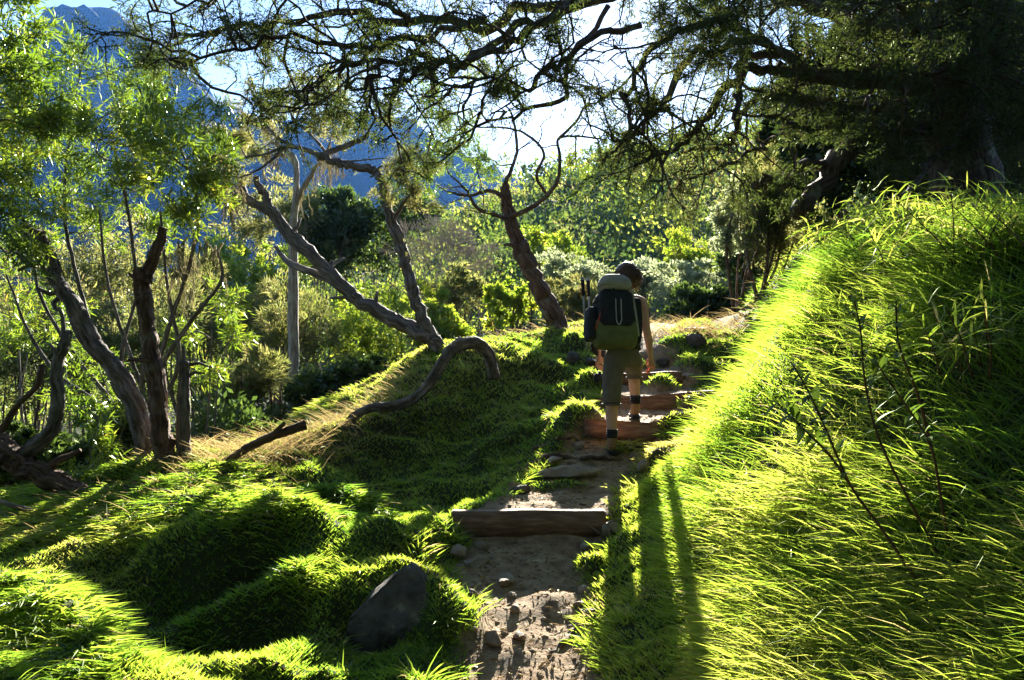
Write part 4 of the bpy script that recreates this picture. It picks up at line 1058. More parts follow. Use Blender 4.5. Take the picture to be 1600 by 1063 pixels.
# ------------------------------------------------------------------ timber steps, stones
def timber(name, label, cu, v_top, v_bot, Y, length, depth, roundish, yaw=0.0, mat=None, tilt=0.0):
    top = P(cu, v_top, Y); h = (v_bot - v_top) / FPX * Y
    bm = bmesh.new(); bmesh.ops.create_cube(bm, size=1.0)
    bmesh.ops.scale(bm, vec=(length, depth, h), verts=bm.verts)
    bmesh.ops.bevel(bm, geom=bm.edges[:], offset=min(h, depth) * (.32 if roundish else .07), segments=4 if roundish else 2, affect='EDGES')
    bmesh.ops.subdivide_edges(bm, edges=[e for e in bm.edges if e.calc_length() > .25], cuts=10, use_grid_fill=True)
    for v in bm.verts:
        n_ = fbm(np.array([v.co.x * 3 + cu]), np.array([v.co.z * 6 + v.co.y * 5]), 3, 9)[0]
        v.co.y += n_ * (.03 if roundish else .016); v.co.z += n_ * (.02 if roundish else .007) + (.03 if roundish else 0) * math.sin(v.co.x * 2.2 + cu)
    me = bpy.data.meshes.new(name); bm.to_mesh(me); bm.free()
    me.polygons.foreach_set('use_smooth', np.ones(len(me.polygons), bool))
    o = link(name, me, mat or M_TIMBER)
    o.location = (top[0], top[1] + depth / 2, top[2] - h / 2); o.rotation_euler = (0, tilt, yaw)
    return tag(o, label, 'step', 'timber steps of the path')
M_TIMBER = rough_mat('weathered_timber', [(.3, (.10, .06, .038)), (.5, (.20, .125, .080)), (.72, (.34, .24, .165))], 5.0, .8, .5, .01, .3, (1.2, 8, 8))
M_TIMBER_RED = rough_mat('reddish_timber', [(.3, (.09, .045, .030)), (.5, (.20, .105, .070)), (.72, (.34, .22, .15))], 5.0, .8, .5, .012, .3, (1.2, 8, 8))
timber('timber_step', 'squared plank riser of the lowest step, lit along its top edge', 826, 800, 842, 5.36, 1.04, .10, False)
timber('timber_step', 'worn log under the hiker\'s raised right boot', 1003, 657, 694, 6.95, 1.10, .16, True, .03, M_TIMBER_RED)
timber('timber_step', 'log step just above the hiker\'s raised boot', 1030, 615, 652, 7.85, 1.26, .15, True, -.02, M_TIMBER_RED, -.02)
timber('timber_step', 'squared timber step beside the hiker\'s knees', 1000, 586, 612, 8.55, 1.0, .13, True, .02, M_TIMBER_RED)

M_ROCK = rough_mat('dark_rock', [(.3, (.05, .045, .040)), (.5, (.11, .10, .09)), (.66, (.18, .165, .15)), (.8, (.30, .28, .25))], 7.0, .85, 1.0, .05, .25)
M_STONE = rough_mat('path_stone', [(.3, (.15, .11, .075)), (.55, (.28, .22, .16)), (.75, (.42, .35, .27))], 8.0, .8, .6, .015, .3)
M_BOULDER = rough_mat('lichened_rock', [(.30, (.05, .044, .038)), (.46, (.12, .108, .094)), (.60, (.17, .155, .135)), (.66, (.32, .32, .26)), (.8, (.40, .40, .33))], 9.0, .9, 1.0, .05, .2)
def rock(name, label, loc, dims, seed, mat, pts=14, yaw=0.0, group=None, hull=None, sub=3, rough_=.05, bev=.09):
    g_ = random.Random(seed)
    bm = bmesh.new()
    for q in (hull or [tuple(x / (math.sqrt(sum(y * y for y in w)) or 1) * g_.uniform(.8, 1) for x in w) for w in [(g_.gauss(0, 1), g_.gauss(0, 1), g_.gauss(0, 1)) for _ in range(pts)]]):
        bm.verts.new((q[0] * dims[0], q[1] * dims[1], q[2] * dims[2]))
    r_ = bmesh.ops.convex_hull(bm, input=bm.verts)
    bmesh.ops.delete(bm, geom=list({e for e in r_['geom_interior'] + r_['geom_unused'] if isinstance(e, bmesh.types.BMVert)}), context='VERTS')
    bmesh.ops.bevel(bm, geom=bm.edges[:], offset=min(dims) * bev, segments=2, affect='EDGES')
    bmesh.ops.triangulate(bm, faces=bm.faces)
    for _ in range(sub):
        long_ = [e for e in bm.edges if e.calc_length() > (.045 if max(dims) == 1 else max(dims) * .12)]
        if not long_: break
        bmesh.ops.subdivide_edges(bm, edges=long_, cuts=1)
        bmesh.ops.triangulate(bm, faces=bm.faces)
    bm.normal_update()
    for v in bm.verts:
        c = v.co * ((6.5 if max(dims) == 1 else 2.2) / max(dims))
        n_ = fbm(np.array([c.x * 1.6 + seed]), np.array([c.y * 1.6 + c.z * 1.9]), 4, seed, .55)[0]
        v.co += v.normal * n_ * max(dims) * rough_
    me = bpy.data.meshes.new(name); bm.to_mesh(me); bm.free()
    me.polygons.foreach_set('use_smooth', np.ones(len(me.polygons), bool))
    me.set_sharp_from_angle(angle=math.radians(28 if max(dims) == 1 else 50))
    o = link(name, me, mat); o.location = loc; o.rotation_euler = (0, 0, yaw)
    return tag(o, label, 'rock', group)

c = P(612, 960, 4.12)
rock('boulder', 'large pointed dark boulder wedged in the turf left of the path', (c[0], c[1] + .10, c[2] - .055), (1, 1, 1), 3, M_BOULDER, sub=6, rough_=.012, bev=.008,
     hull=[(-.30, -.16, -.34), (.24, -.18, -.34), (.26, .22, -.34), (-.28, .22, -.34), (-.22, -.13, .03), (-.20, .12, .06), (-.12, -.10, .12), (.04, -.03, .27), (.10, .03, .285), (.15, -.05, .23), (.18, -.09, .17), (.20, .12, .16), (.0, .16, .2), (.02, -.21, .0), (.19, -.17, .02), (-.12, -.20, -.08)])
def stone(lab, u, v, Y, d, seed, mat=None, sink=.35, group=None):
    c = P(u, v, Y); rock('stone', lab, (c[0], Y, land1(c[0], Y) + d[2] * (1 - 2 * sink)), d, seed, mat or M_STONE, 16, seed * .7, group)
stone('broad flat sunlit stone slab above the plank step', 890, 748, 6.30, (.34, .16, .06), 5, sink=.3)
stone('rounded stone at the right end of the plank step', 955, 832, 5.30, (.11, .08, .075), 6)
stone('stone tucked beside the rounded one at the plank\'s right end', 918, 838, 5.2, (.075, .06, .07), 7)
stone('small stone against the left end of the plank step', 752, 845, 5.2, (.055, .05, .05), 8)
stone('rounded stone on the ledge at the hiker\'s lower boot', 1000, 705, 6.62, (.10, .07, .055), 9)
stone('flat stone edging the turf left of the lit path', 745, 870, 4.95, (.12, .08, .05), 10)
stone('long low stone where the turf meets the lit path', 790, 895, 4.75, (.13, .06, .04), 11)
stone('pointed stone at the edge of the dark step in the path', 770, 1000, 4.0, (.07, .05, .06), 12)
stone('rough stone on the right rim of the lit path', 915, 905, 4.6, (.06, .07, .05), 13)
stone('low stone half under the bank turf', 925, 960, 4.25, (.05, .06, .045), 14)
stone('stone in the grass left of the hiker\'s hip', 895, 555, 9.3, (.17, .10, .09), 15, M_ROCK)
stone('second stone in the grass beside the hiker\'s left hand', 925, 565, 9.2, (.12, .09, .07), 16, M_ROCK)
stone('angular grey stone at the head of the path', 1088, 545, 9.6, (.16, .12, .12), 17, M_ROCK)
stone('flat grey stone on the crest right of the hiker', 1095, 512, 10.4, (.28, .16, .06), 18, M_STONE)
stone('stone on the ledge by the hiker\'s right hand', 1035, 555, 9.35, (.14, .10, .07), 19, M_ROCK)
stone('half-buried stone near the bottom of the lit path', 812, 985, 4.05, (.055, .045, .04), 20)
stone('loose stone in the middle of the lit path', 805, 945, 4.35, (.04, .035, .03), 21)
stone('loose dark stone on the upper part of the lit path', 800, 915, 4.55, (.035, .03, .025), 22)
stone('loose stone near the right side of the lit path', 905, 935, 4.4, (.045, .035, .03), 23)

stone('flat stone set as a tread left of the hiker\'s lower boot', 870, 722, 6.5, (.13, .08, .05), 24)
stone('chunky stone wedged under the left end of the log step', 905, 700, 6.85, (.09, .07, .07), 25)
stone('stone edging the shaded path halfway up to the log step', 1005, 745, 6.25, (.08, .09, .06), 26)
stone('mossy dark stone on the turf edge above the plank step', 812, 775, 5.95, (.11, .08, .06), 27, M_ROCK)
stone('small grey stone on the tread between the two upper logs', 1075, 640, 7.6, (.07, .06, .05), 28, M_ROCK)
stone('flat stone on the left rim beneath the plank step', 715, 862, 5.05, (.10, .07, .05), 29)
stone('tilted stone on the left rim of the lit path beside the grass bulge', 738, 925, 4.5, (.07, .06, .05), 30)

# roots worn bare by boots
def exposed_root(label, Y, pix, r0, r1):
    T = Tree(); pts = PP(Y, *pix)
    for p_ in pts: p_[2] = land1(p_[0], p_[1]) + r0 * .35
    pts[0][2] -= r0 * 1.6; pts[-1][2] -= r0 * 1.6
    q = T.limb(pts, r0, r1, 10, 8, .22, jit=.002, kink=.006); b = pts[0].copy()
    T.wood.V = [v - b for v in T.wood.V]
    o = link('exposed_root', T.wood.mesh('exposed_root'), M_BARK_RED); o.location = b
    tag(o, label, 'root')
exposed_root('bare root crossing the path just below the hiker\'s lower boot', (6.55, 6.62), ((800, 722), (850, 718), (905, 715), (950, 722), (990, 716)), .022, .012)
exposed_root('bare root snaking along the left side below the log step', (6.8, 6.95), ((810, 705), (850, 700), (890, 692), (925, 690)), .018, .010)
exposed_root('thin root along the right rim of the lit path', (3.9, 4.5), ((850, 1040), (890, 1000), (925, 985), (935, 930)), .014, .008)

# pebbles, bark chips and dead leaves on the trodden earth
def litter():
    mb = MB(); g_ = np.random.default_rng(9)
    n = 2600
    y = 3.2 + 5.6 * g_.random(n) ** 1.4; x = path_xc(y) + path_hw(y) * g_.uniform(-1, 1, n)
    z = ground_z(x, y)
    a = g_.random(n) * 6.283
    L = .012 + .030 * g_.random(n) ** 2; Wd = L * g_.uniform(.12, .5, n)
    d_ = np.stack((np.cos(a), np.sin(a), g_.normal(.1, .25, n)), -1); d_ = unit(d_)
    V, F, r = leaf_quads(np.stack((x, y, z + .004), -1), d_, L * 1.6, Wd, g_.random(n), .3)
    tag(link('path_litter', make_mesh('path_litter', V, [F], False, {'rnd': r}), M_LITTER), 'bark chips and dead leaves strewn over the trodden path', 'litter', kind='stuff')
    n = 900
    y = 3.2 + 5.6 * g_.random(n) ** 1.3; x = path_xc(y) + path_hw(y) * g_.uniform(-1.05, 1.05, n); z = ground_z(x, y)
    ico = np.array([(1, 0, 0), (-1, 0, 0), (0, 1, 0), (0, -1, 0), (0, 0, 1), (0, 0, -1)], float)
    f3 = np.array([(0, 2, 4), (2, 1, 4), (1, 3, 4), (3, 0, 4), (2, 0, 5), (1, 2, 5), (3, 1, 5), (0, 3, 5)])
    s_ = (.004 + .018 * g_.random(n) ** 4)
    V = np.stack((x, y, z), -1)[:, None] + ico[None] * s_[:, None, None] * g_.uniform(.6, 1.3, (n, 6, 1)) * np.array((1.2, 1, .7))
    F = (f3[None] + (np.arange(n) * 6)[:, None, None]).reshape(-1, 3)
    tag(link('path_pebbles', make_mesh('path_pebbles', V.reshape(-1, 3), [F], True), M_STONE), 'small pebbles and clods scattered on the path', 'pebbles', kind='stuff')
M_LITTER = leaf_mat('litter', [(0, (.10, .06, .035)), (.5, (.26, .19, .12)), (1, (.46, .38, .27))], [(0, (.1, .06, .03)), (1, (.3, .22, .12))], trans=.15, gloss=.03)
litter()

# ------------------------------------------------------------------ plants on the bank
M_WEED = leaf_mat('weed_leaves', [(0, (.020, .045, .010)), (1, (.045, .085, .018))], [(0, (.10, .20, .015)), (1, (.22, .34, .03))], trans=.4, gloss=.06)
M_STEM = rough_mat('weed_stem', [(.3, (.06, .035, .02)), (.7, (.13, .08, .045))], 30, .7, .2, .003)
def one_leaf(L, W):
    """a pointed, arched, folded leaf with its own thickness of form"""
    xs = np.linspace(0, 1, 6); w = np.sin(np.pi * np.clip(xs, 0, 1) ** .8) * .5 * W; w[0] = .04 * W; w[-1] = .0
    zc = -.25 * L * xs ** 2
    Vl = np.stack((xs * L, w, zc + w * .35), -1); Vc = np.stack((xs * L, 0 * w, zc), -1); Vr = np.stack((xs * L, -w, zc + w * .35), -1)
    V = np.vstack((Vl, Vc, Vr)); i = np.arange(5)
    return make_mesh('leaf', V, [np.vstack((np.stack((i, i + 1, i + 7, i + 6), -1), np.stack((i + 6, i + 7, i + 13, i + 12), -1)))], True, {'rnd': np.full(18, R3.random())})
LEAVES = [one_leaf(.075, .027), one_leaf(.060, .022), one_leaf(.085, .028), one_leaf(.048, .018)]
for m_ in LEAVES: m_.materials.append(M_WEED)
def weed(label, Y, stems, nleaf):
    b = P(*stems[0][0], Y); o = thing('leafy_weed', label, 'weed', b, 'leafy weeds leaning over the bank')
    for si, st in enumerate(stems):
        q = catmull(PP((Y, Y - .22), *st), 8); mb = MB()
        tube(mb, q - b, np.linspace(.0055, .0022, len(q)), 6, 0, si)
        link('stem', mb.mesh('stem'), M_STEM, o)
        for k_ in range(nleaf[si]):
            t = .42 + .58 * (k_ + R3.random()) / nleaf[si]
            f = t * (len(q) - 1); i = min(int(f), len(q) - 2); p_ = q[i] + (q[i + 1] - q[i]) * (f - i)
            d0 = nrm(q[i + 1] - q[i]); side = nrm(np.cross(d0, rv())); dd_ = Vector(nrm(d0 * .6 + side))
            l_ = link('leaf', LEAVES[R3.randrange(4)], None, o); l_.location = Vector(p_ - b)
            l_.rotation_mode = 'QUATERNION'; l_.rotation_quaternion = dd_.to_track_quat('X', 'Z'); s_ = R3.uniform(.7, 1.25) * (1.1 - .35 * t); l_.scale = (s_, s_, s_)
    return o
weed('dark leafy weed leaning left across the sunlit bank, leftmost of three', 2.72, [((1445, 925), (1380, 830), (1330, 760), (1290, 670), (1262, 610), (1235, 565)), ((1330, 760), (1295, 710), (1255, 670), (1215, 630))], [44, 26])
weed('tall dark leafy weed rising straight through the middle of the bank grass', 2.74, [((1500, 930), (1430, 800), (1375, 690), (1352, 600), (1345, 520), (1335, 470))], [50])
weed('dark leafy weed forking high on the bank, right of the other two', 2.78, [((1490, 900), (1472, 790), (1455, 700), (1420, 640), (1385, 590), (1365, 560)), ((1455, 700), (1435, 620), (1405, 540), (1400, 470))], [36, 34])

# reed-like grass clumps at the top of the bank
def reed(label, u, v, Y, n, hgt, seed):
    g_ = np.random.default_rng(seed); b = P(u, v, Y); b[2] = land1(b[0], Y)
    o = thing('reed_clump', label, 'reeds', b, 'reed clumps along the top of the bank')
    mb = MB(); PB, DB = [], []
    for k_ in range(n):
        d0 = np.array((g_.normal(-.25, .35), g_.normal(-.1, .35), 1.0))
        q = walk((g_.normal(0, .14), g_.normal(0, .14), -.02), d0, hgt * g_.uniform(.55, 1.1), 7, .06, (-.03, -.01, -.05))
        tube(mb, q, np.linspace(.0045, .0015, len(q)), 5, 0, k_)
        for j in range(2, 8):
            for s_ in range(2):
                PB.append(q[j]); t_ = nrm(q[j] - q[j - 1]); DB.append(nrm(t_ * .5 + nrm(np.cross(t_, rv())) + (0, 0, .1)))
    link('stem', mb.mesh('stem'), M_STEM, o)
    A, D = np.array(PB), np.array(DB); m_ = len(A)
    dr = unit(np.cross(D, np.array((0, 0, 1.0)))); L = g_.uniform(.12, .24, m_)
    V, F3, F4, r = blades(A, L, g_.uniform(.007, .0115, m_), D, np.tile(np.array((0, 0, -.35)), (m_, 1)), unit(dr + g_.normal(0, .4, (m_, 3))), 3, g_.random(m_))
    link('foliage', make_mesh('foliage', V, [F3, F4], False, {'rnd': r}), M_LONG, o)
for i, (u, v, Y, n, h_, lab) in enumerate(((1330, 370, 6.2, 20, .42, 'bright reed clump at the crest of the bank below the broken limb'), (1420, 385, 5.4, 24, .45, 'tall arching reed clump under the great tree\'s shadow'), (1510, 400, 4.6, 26, .45, 'sunlit reed clump at the top of the bank toward the right edge'),
                                           (1580, 450, 4.0, 24, .42, 'reed clump cut by the right edge of the view'), (1400, 330, 6.8, 18, .42, 'reed clump in dappled light beneath the drooping limbs'), (1480, 320, 6.6, 18, .45, 'reed clump nearest the foot of the great trunk'),
                                           (1460, 470, 4.4, 20, .36, 'reed clump behind the tall weeds on the bank'), (1560, 560, 3.4, 20, .36, 'dark reed clump low on the bank at the right edge'))):
    reed(lab, u, v, Y, n, h_, 40 + i)

# ------------------------------------------------------------------ the hiker
M_SKIN = rough_mat('skin', [(.3, (.52, .29, .19)), (.7, (.62, .36, .25))], 12, .55, .08, .002, .4)
_b = next(n for n in M_SKIN.node_tree.nodes if n.type == 'BSDF_PRINCIPLED')
_b.inputs['Subsurface Weight'].default_value = .5; _b.inputs['Subsurface Radius'].default_value = (1, .3, .15); _b.inputs['Subsurface Scale'].default_value = .02
M_TROUSER = rough_mat('trouser_cloth', [(.3, (.115, .098, .076)), (.7, (.17, .148, .118))], 14, .9, .25, .004, .15)
M_TOP = rough_mat('dark_top_cloth', [(.3, (.012, .012, .016)), (.7, (.03, .03, .036))], 14, .9, .2, .004, .15)
M_BOOT = rough_mat('brown_leather', [(.3, (.22, .125, .065)), (.7, (.36, .215, .12))], 14, .7, .2, .004, .3)
M_BLACK = rough_mat('black_fabric', [(.3, (.010, .011, .014)), (.7, (.026, .028, .034))], 20, .8, .2, .003, .3)
M_OLIVE = rough_mat('olive_fabric', [(.3, (.095, .110, .040)), (.7, (.145, .160, .065))], 16, .8, .25, .004, .25)
M_GREYG = rough_mat('grey_green_fabric', [(.3, (.26, .26, .22)), (.7, (.36, .36, .31))], 16, .8, .25, .004, .25)
M_PIPE = rough_mat('pale_piping', [(.3, (.30, .30, .28)), (.7, (.42, .42, .40))], 16, .6, .1, .002, .3)
M_REDF = rough_mat('red_fabric', [(.3, (.32, .03, .02)), (.7, (.45, .06, .04))], 16, .6, .1, .002, .3)
M_HAIR = rough_mat('brown_hair', [(.3, (.035, .018, .010)), (.7, (.095, .050, .026))], 30, .5, .3, .004, .5)
M_METAL = rough_mat('grey_metal', [(.3, (.22, .22, .23)), (.7, (.34, .34, .35))], 20, .35, .05, .001, .6)

def skin_mesh(name, chains, levels=2, root=0):
    """chains: list of lists of (x, y, z, r) or (x, y, z, rx, ry); points of equal position are shared"""
    idx = {}; co = []; rad = []; ed = []
    for ch in chains:
        prev = None
        for p in ch:
            k = tuple(round(a, 4) for a in p[:3])
            if k not in idx: idx[k] = len(co); co.append(p[:3]); rad.append((p[3], p[4] if len(p) > 4 else p[3]))
            i = idx[k]
            if prev is not None and prev != i: ed.append((prev, i))
            prev = i
    me = bpy.data.meshes.new(name + '_frame'); me.from_pydata(co, ed, [])
    o = bpy.data.objects.new(name + '_frame', me); COL.objects.link(o)
    md = o.modifiers.new('s', 'SKIN'); md.use_smooth_shade = True; md.branch_smoothing = .6
    o.modifiers.new('d', 'SUBSURF').levels = levels; o.modifiers['d'].render_levels = levels
    for i, sv in enumerate(me.skin_vertices[0].data):
        sv.radius = rad[i]; sv.use_root = (i == root)
    dg = bpy.context.evaluated_depsgraph_get()
    out_ = bpy.data.meshes.new_from_object(o.evaluated_get(dg))
    bpy.data.objects.remove(o); bpy.data.meshes.remove(me)
    out_.name = name; out_.polygons.foreach_set('use_smooth', np.ones(len(out_.polygons), bool))
    return out_

HB = np.array((.86, 6.72, path_z(6.70)))
PEL = (.945, 6.88, 1.50, .135, .10)
def hand(w, palm, fdir, thumb, curl):
    """finger chains from wrist w through the palm; five unequal bent fingers and a thumb"""
    w = np.array(w[:3]); palm = np.array(palm); f = nrm(np.array(fdir, float)); t = nrm(np.array(thumb, float)); cu = nrm(np.array(curl, float))
    ch = [[(*w, .026), (*palm, .034, .020)]]
    for k_, (off, L) in enumerate(((.030, .070), (.010, .078), (-.010, .072), (-.029, .056))):
        a = palm + t * off + f * .030; b = a + f * L * .45 + cu * .006; c_ = b + f * L * .3 + cu * .018; e = c_ + f * L * .2 + cu * .022
        ch.append([(*palm, .034, .020), (*a, .0105), (*b, .0095), (*c_, .0088), (*e, .0075)])
    a = w * .45 + palm * .55 + t * .030; b = a + t * .016 + f * .030; c_ = b + f * .026 + cu * .008
    ch.append([(*palm, .034, .020), (*a, .014), (*b, .0115), (*c_, .009)])
    return ch
RW, LW = (1.212, 6.985, 1.455), (.752, 6.99, 1.475)
neck = (1.0, 7.065, 2.045, .050)
body = [[PEL, (.95, 6.91, 1.62, .125, .085), (.965, 6.965, 1.77, .130, .088), (.980, 7.015, 1.90, .135, .085), (.992, 7.045, 1.985, .085, .065), neck, (1.008, 7.09, 2.10, .062), (1.018, 7.115, 2.165, .090, .098), (1.022, 7.115, 2.235, .070)],
        [(1.008, 7.09, 2.10, .062), (1.03, 7.17, 2.085, .042)], [(1.018, 7.115, 2.165, .090, .098), (1.040, 7.215, 2.145, .016)],
        [(1.018, 7.115, 2.165, .090, .098), (1.112, 7.105, 2.150, .016)], [(1.018, 7.115, 2.165, .090, .098), (.925, 7.125, 2.150, .016)],
        [(.980, 7.015, 1.90, .135, .085), (1.075, 7.01, 1.965, .066), (1.135, 7.0, 1.945, .054), (1.152, 6.975, 1.83, .045), (1.168, 6.955, 1.70, .038), (1.188, 6.962, 1.60, .038), (*RW, .026)],
        [(.980, 7.015, 1.90, .135, .085), (.875, 7.02, 1.965, .066), (.822, 7.01, 1.945, .054), (.790, 6.99, 1.83, .045), (.762, 6.97, 1.71, .038), (.755, 6.975, 1.61, .038), (*LW, .026)],
        [PEL, (.872, 6.86, 1.44, .095), (.858, 6.83, 1.27, .076), (.846, 6.80, 1.09, .056), (.842, 6.765, .95, .056), (.840, 6.72, .80, .036), (.839, 6.71, .73, .036), (.836, 6.80, .69, .036), (.832, 6.88, .69, .028)],
        [PEL, (1.022, 6.90, 1.45, .098), (1.065, 7.05, 1.40, .082), (1.095, 7.20, 1.325, .058), (1.098, 7.175, 1.18, .056), (1.100, 7.14, 1.04, .037), (1.101, 7.13, .975, .036), (1.105, 7.21, .945, .036), (1.110, 7.28, .940, .028)]]
body += hand(RW, (1.220, 7.0, 1.405), (.05, .08, -1), (-.75, .65, 0), (-.6, .5, .1))
body += hand(LW, (.757, 7.0, 1.425), (.02, .05, -1), (.75, .65, 0), (.6, .5, .1))
bme = skin_mesh('person', body)
bme.transform(Matrix.Translation(Vector(-HB)))
person = link('person', bme, M_SKIN); person.location = HB
tag(person, 'hiker in dark top and grey-brown knee-length trousers climbing the steps, seen from behind', 'person')
def wear(name, me, mat, parent=person):
    me.transform(Matrix.Translation(Vector(-HB)))
    return link(name, me, mat, parent)
tp = skin_mesh('top', [[(.945, 6.885, 1.52, .145, .108), (.95, 6.91, 1.62, .136, .097), (.965, 6.965, 1.77, .140, .099), (.980, 7.015, 1.90, .145, .095), (.990, 7.04, 1.965, .105, .075)], [(.980, 7.015, 1.90, .145, .095), (1.075, 7.012, 1.962, .072)], [(.980, 7.015, 1.90, .145, .095), (.875, 7.022, 1.962, .072)]])
wear('top', tp, M_TOP)
tr = skin_mesh('trousers', [[(.945, 6.885, 1.575, .142, .112), (.945, 6.88, 1.50, .150, .125), (.868, 6.86, 1.42, .108, .112), (.858, 6.835, 1.28, .095, .098), (.848, 6.805, 1.14, .086, .086), (.846, 6.795, 1.06, .080, .080), (.845, 6.79, 1.045, .074)],
                            [(.945, 6.88, 1.50, .150, .125), (1.022, 6.90, 1.44, .112, .115), (1.062, 7.04, 1.395, .098, .10), (1.094, 7.17, 1.345, .084, .08), (1.098, 7.175, 1.275, .074), (1.098, 7.172, 1.255, .070)]])
wear('trousers', tr, M_TROUSER)
def band(name, c, r, h, mat, ry=None):
    q = np.array((np.array(c) - (0, 0, h / 2), np.array(c) - (0, 0, h / 6), np.array(c) + (0, 0, h / 6), np.array(c) + (0, 0, h / 2))); mb = MB(); tube(mb, q, (r * .96, r, r, r * .96), 16); return wear(name, mb.mesh(name), mat)
band('hem', (1.098, 7.175, 1.262), .078, .018, M_TROUSER)
band('hem', (.845, 6.792, 1.055), .086, .014, M_TROUSER)
band('belt', (.945, 6.88, 1.555), .150, .03, M_BLACK)
def boot(ank, yaw, sole_z):
    """ankle boot: sole, leather upper swept along the foot, padded cuff"""
    ax, ay = ank[0], ank[1]
    cy, sy = math.cos(yaw), math.sin(yaw)
    def at(fwd, side, z): return (ax + side * cy + fwd * sy, ay + fwd * cy - side * sy, z)
    up = skin_mesh('boot', [[(*at(0, 0, sole_z + .155), .048), (*at(-.005, 0, sole_z + .10), .049, .052), (*at(-.015, 0, sole_z + .048), .046, .044), (*at(.06, 0, sole_z + .045), .046, .042), (*at(.125, 0, sole_z + .038), .047, .034), (*at(.180, 0, sole_z + .034), .036, .026)],
                            [(*at(-.015, 0, sole_z + .048), .046, .044), (*at(-.055, 0, sole_z + .05), .036, .040)]])
    b_ = wear('boot', up, M_BOOT)
    bm = bmesh.new(); prof = [(-.095, .026), (-.08, .038), (-.03, .041), (.04, .040), (.12, .050), (.18, .044), (.212, .026), (.220, .008)]
    for z in (0, .026):
        vs_ = [bm.verts.new(at(f, s_ * w, sole_z + z)) for s_, it in ((1, prof), (-1, prof[::-1])) for f, w in it]
        if z == 0: lo = vs_
        else: hi = vs_
    bm.faces.new(lo[::-1]); bm.faces.new(hi)
    for i in range(len(lo)): bm.faces.new((lo[i], lo[(i + 1) % len(lo)], hi[(i + 1) % len(lo)], hi[i]))
    bmesh.ops.recalc_face_normals(bm, faces=bm.faces)
    me = bpy.data.meshes.new('sole'); bm.to_mesh(me); bm.free(); me.transform(Matrix.Translation(Vector(-HB))); link('sole', me, M_BLACK, b_)
    mb = MB()
    for k_ in range(4):
        c = np.array(at(-.003, 0, sole_z + .140 + .018 * k_)); a = np.linspace(0, 2 * math.pi, 15)
        tube(mb, np.stack((c[0] + .042 * np.cos(a), c[1] + .044 * np.sin(a), np.full(15, c[2])), -1), .009, 6, 0, 0, False)
    me = mb.mesh('cuff'); me.transform(Matrix.Translation(Vector(-HB))); link('cuff', me, M_BLACK, b_)
boot((.840, 6.715), -.04, float(path_z(6.70)) + .005)
boot((1.100, 7.13), .06, .905)
# tousled hair
hm = bmesh.new(); bmesh.ops.create_icosphere(hm, subdivisions=4, radius=1.0)
for v in hm.verts:
    c = v.co.copy(); n_ = float(fbm(np.array([c.x * 2.2 + 3]), np.array([c.z * 2.6 + c.y * 2]), 3, 12)[0]) * .10 + float(fbm(np.array([c.x * 9]), np.array([c.z * 5 + c.y * 7]), 2, 14)[0]) * .07
    k_ = 1 + n_
    v.co = Vector((c.x * .112 * k_, c.y * .122 * k_ - .012, c.z * .115 * k_ + .012 - (.03 if c.z < -.2 and c.y < .1 else 0) * (-c.z)))
    if c.y > .62 and c.z < .35: v.co.y -= .05
me = bpy.data.meshes.new('hair'); hm.to_mesh(me); hm.free()
me.polygons.foreach_set('use_smooth', np.ones(len(me.polygons), bool)); me.transform(Matrix.Translation(Vector((1.02, 7.115, 2.165))))
hair = wear('hair', me, M_HAIR)
mb = MB()
for _ in range(520):
    d = nrm(rv());
    if d[1] > .35 and d[2] < .3: continue
    p0 = np.array((1.02, 7.105, 2.175)) + d * np.array((.108, .118, .112))
    q = walk(p0, nrm(d * .6 + np.array((R3.gauss(.1, .3), -.2, -.8))), R3.uniform(.03, .085), 4, .22, (0, 0, -.1)); tube(mb, q, np.linspace(.0034, .0012, 5), 3, 0, 0, False)
me = mb.mesh('locks'); me.transform(Matrix.Translation(Vector(-HB))); link('locks', me, M_HAIR, hair)

# ------------------------------------------------------------------ rucksack
PK = np.array((.868, 6.80, 1.78)); pk_rot = Matrix.Rotation(math.radians(9), 4, 'Z') @ Matrix.Rotation(math.radians(-13), 4, 'X') @ Matrix.Rotation(math.radians(3), 4, 'Y')
pack = thing('rucksack', 'large olive and black rucksack on the hiker\'s back', 'rucksack', PK); pack.rotation_euler = pk_rot.to_euler()
def loft(name, secs, mat, parent=None, expo=3.0, k=28, noise=.006, off=(0, 0, 0)):
    """superellipse sections (z, half width, half depth, x, y)"""
    a = np.arange(k) / k * 2 * math.pi; V = []
    s_ = catmull(np.array(secs, float), 4)
    for (z, w, d, x, y) in s_:
        e = 2 / expo
        V.append(np.stack((x + w * np.sign(np.cos(a)) * np.abs(np.cos(a)) ** e, y + d * np.sign(np.sin(a)) * np.abs(np.sin(a)) ** e, np.full(k, z)), -1))
    V = np.array(V) + np.array(off); n = len(V)
    V = V + noise * fbm(V[..., 0] * 9 + 3, V[..., 2] * 9 + V[..., 1] * 7, 3, 5)[..., None] * np.sign(V - V.mean(1, keepdims=True))
    i = np.arange(n - 1)[:, None] * k; j = np.arange(k)[None]
    F = np.stack((i + j, i + (j + 1) % k, i + k + (j + 1) % k, i + k + j), -1).reshape(-1, 4)
    V2 = np.vstack((V.reshape(-1, 3), V[0].mean(0), V[-1].mean(0))); jj = np.arange(k)
    F3 = np.vstack((np.stack((np.full(k, n * k), (jj + 1) % k, jj), -1), np.stack((np.full(k, n * k + 1), (n - 1) * k + jj, (n - 1) * k + (jj + 1) % k), -1)))
    return link(name, make_mesh(name, V2, [F3, F], True), mat, parent or pack)
loft('lower_bag', [(-.255, .10, .06, 0, 0), (-.25, .160, .10, 0, 0), (-.20, .188, .125, 0, -.01), (-.12, .196, .133, 0, -.012), (-.05, .196, .133, 0, -.010), (-.03, .17, .11, 0, -.008)], M_OLIVE)
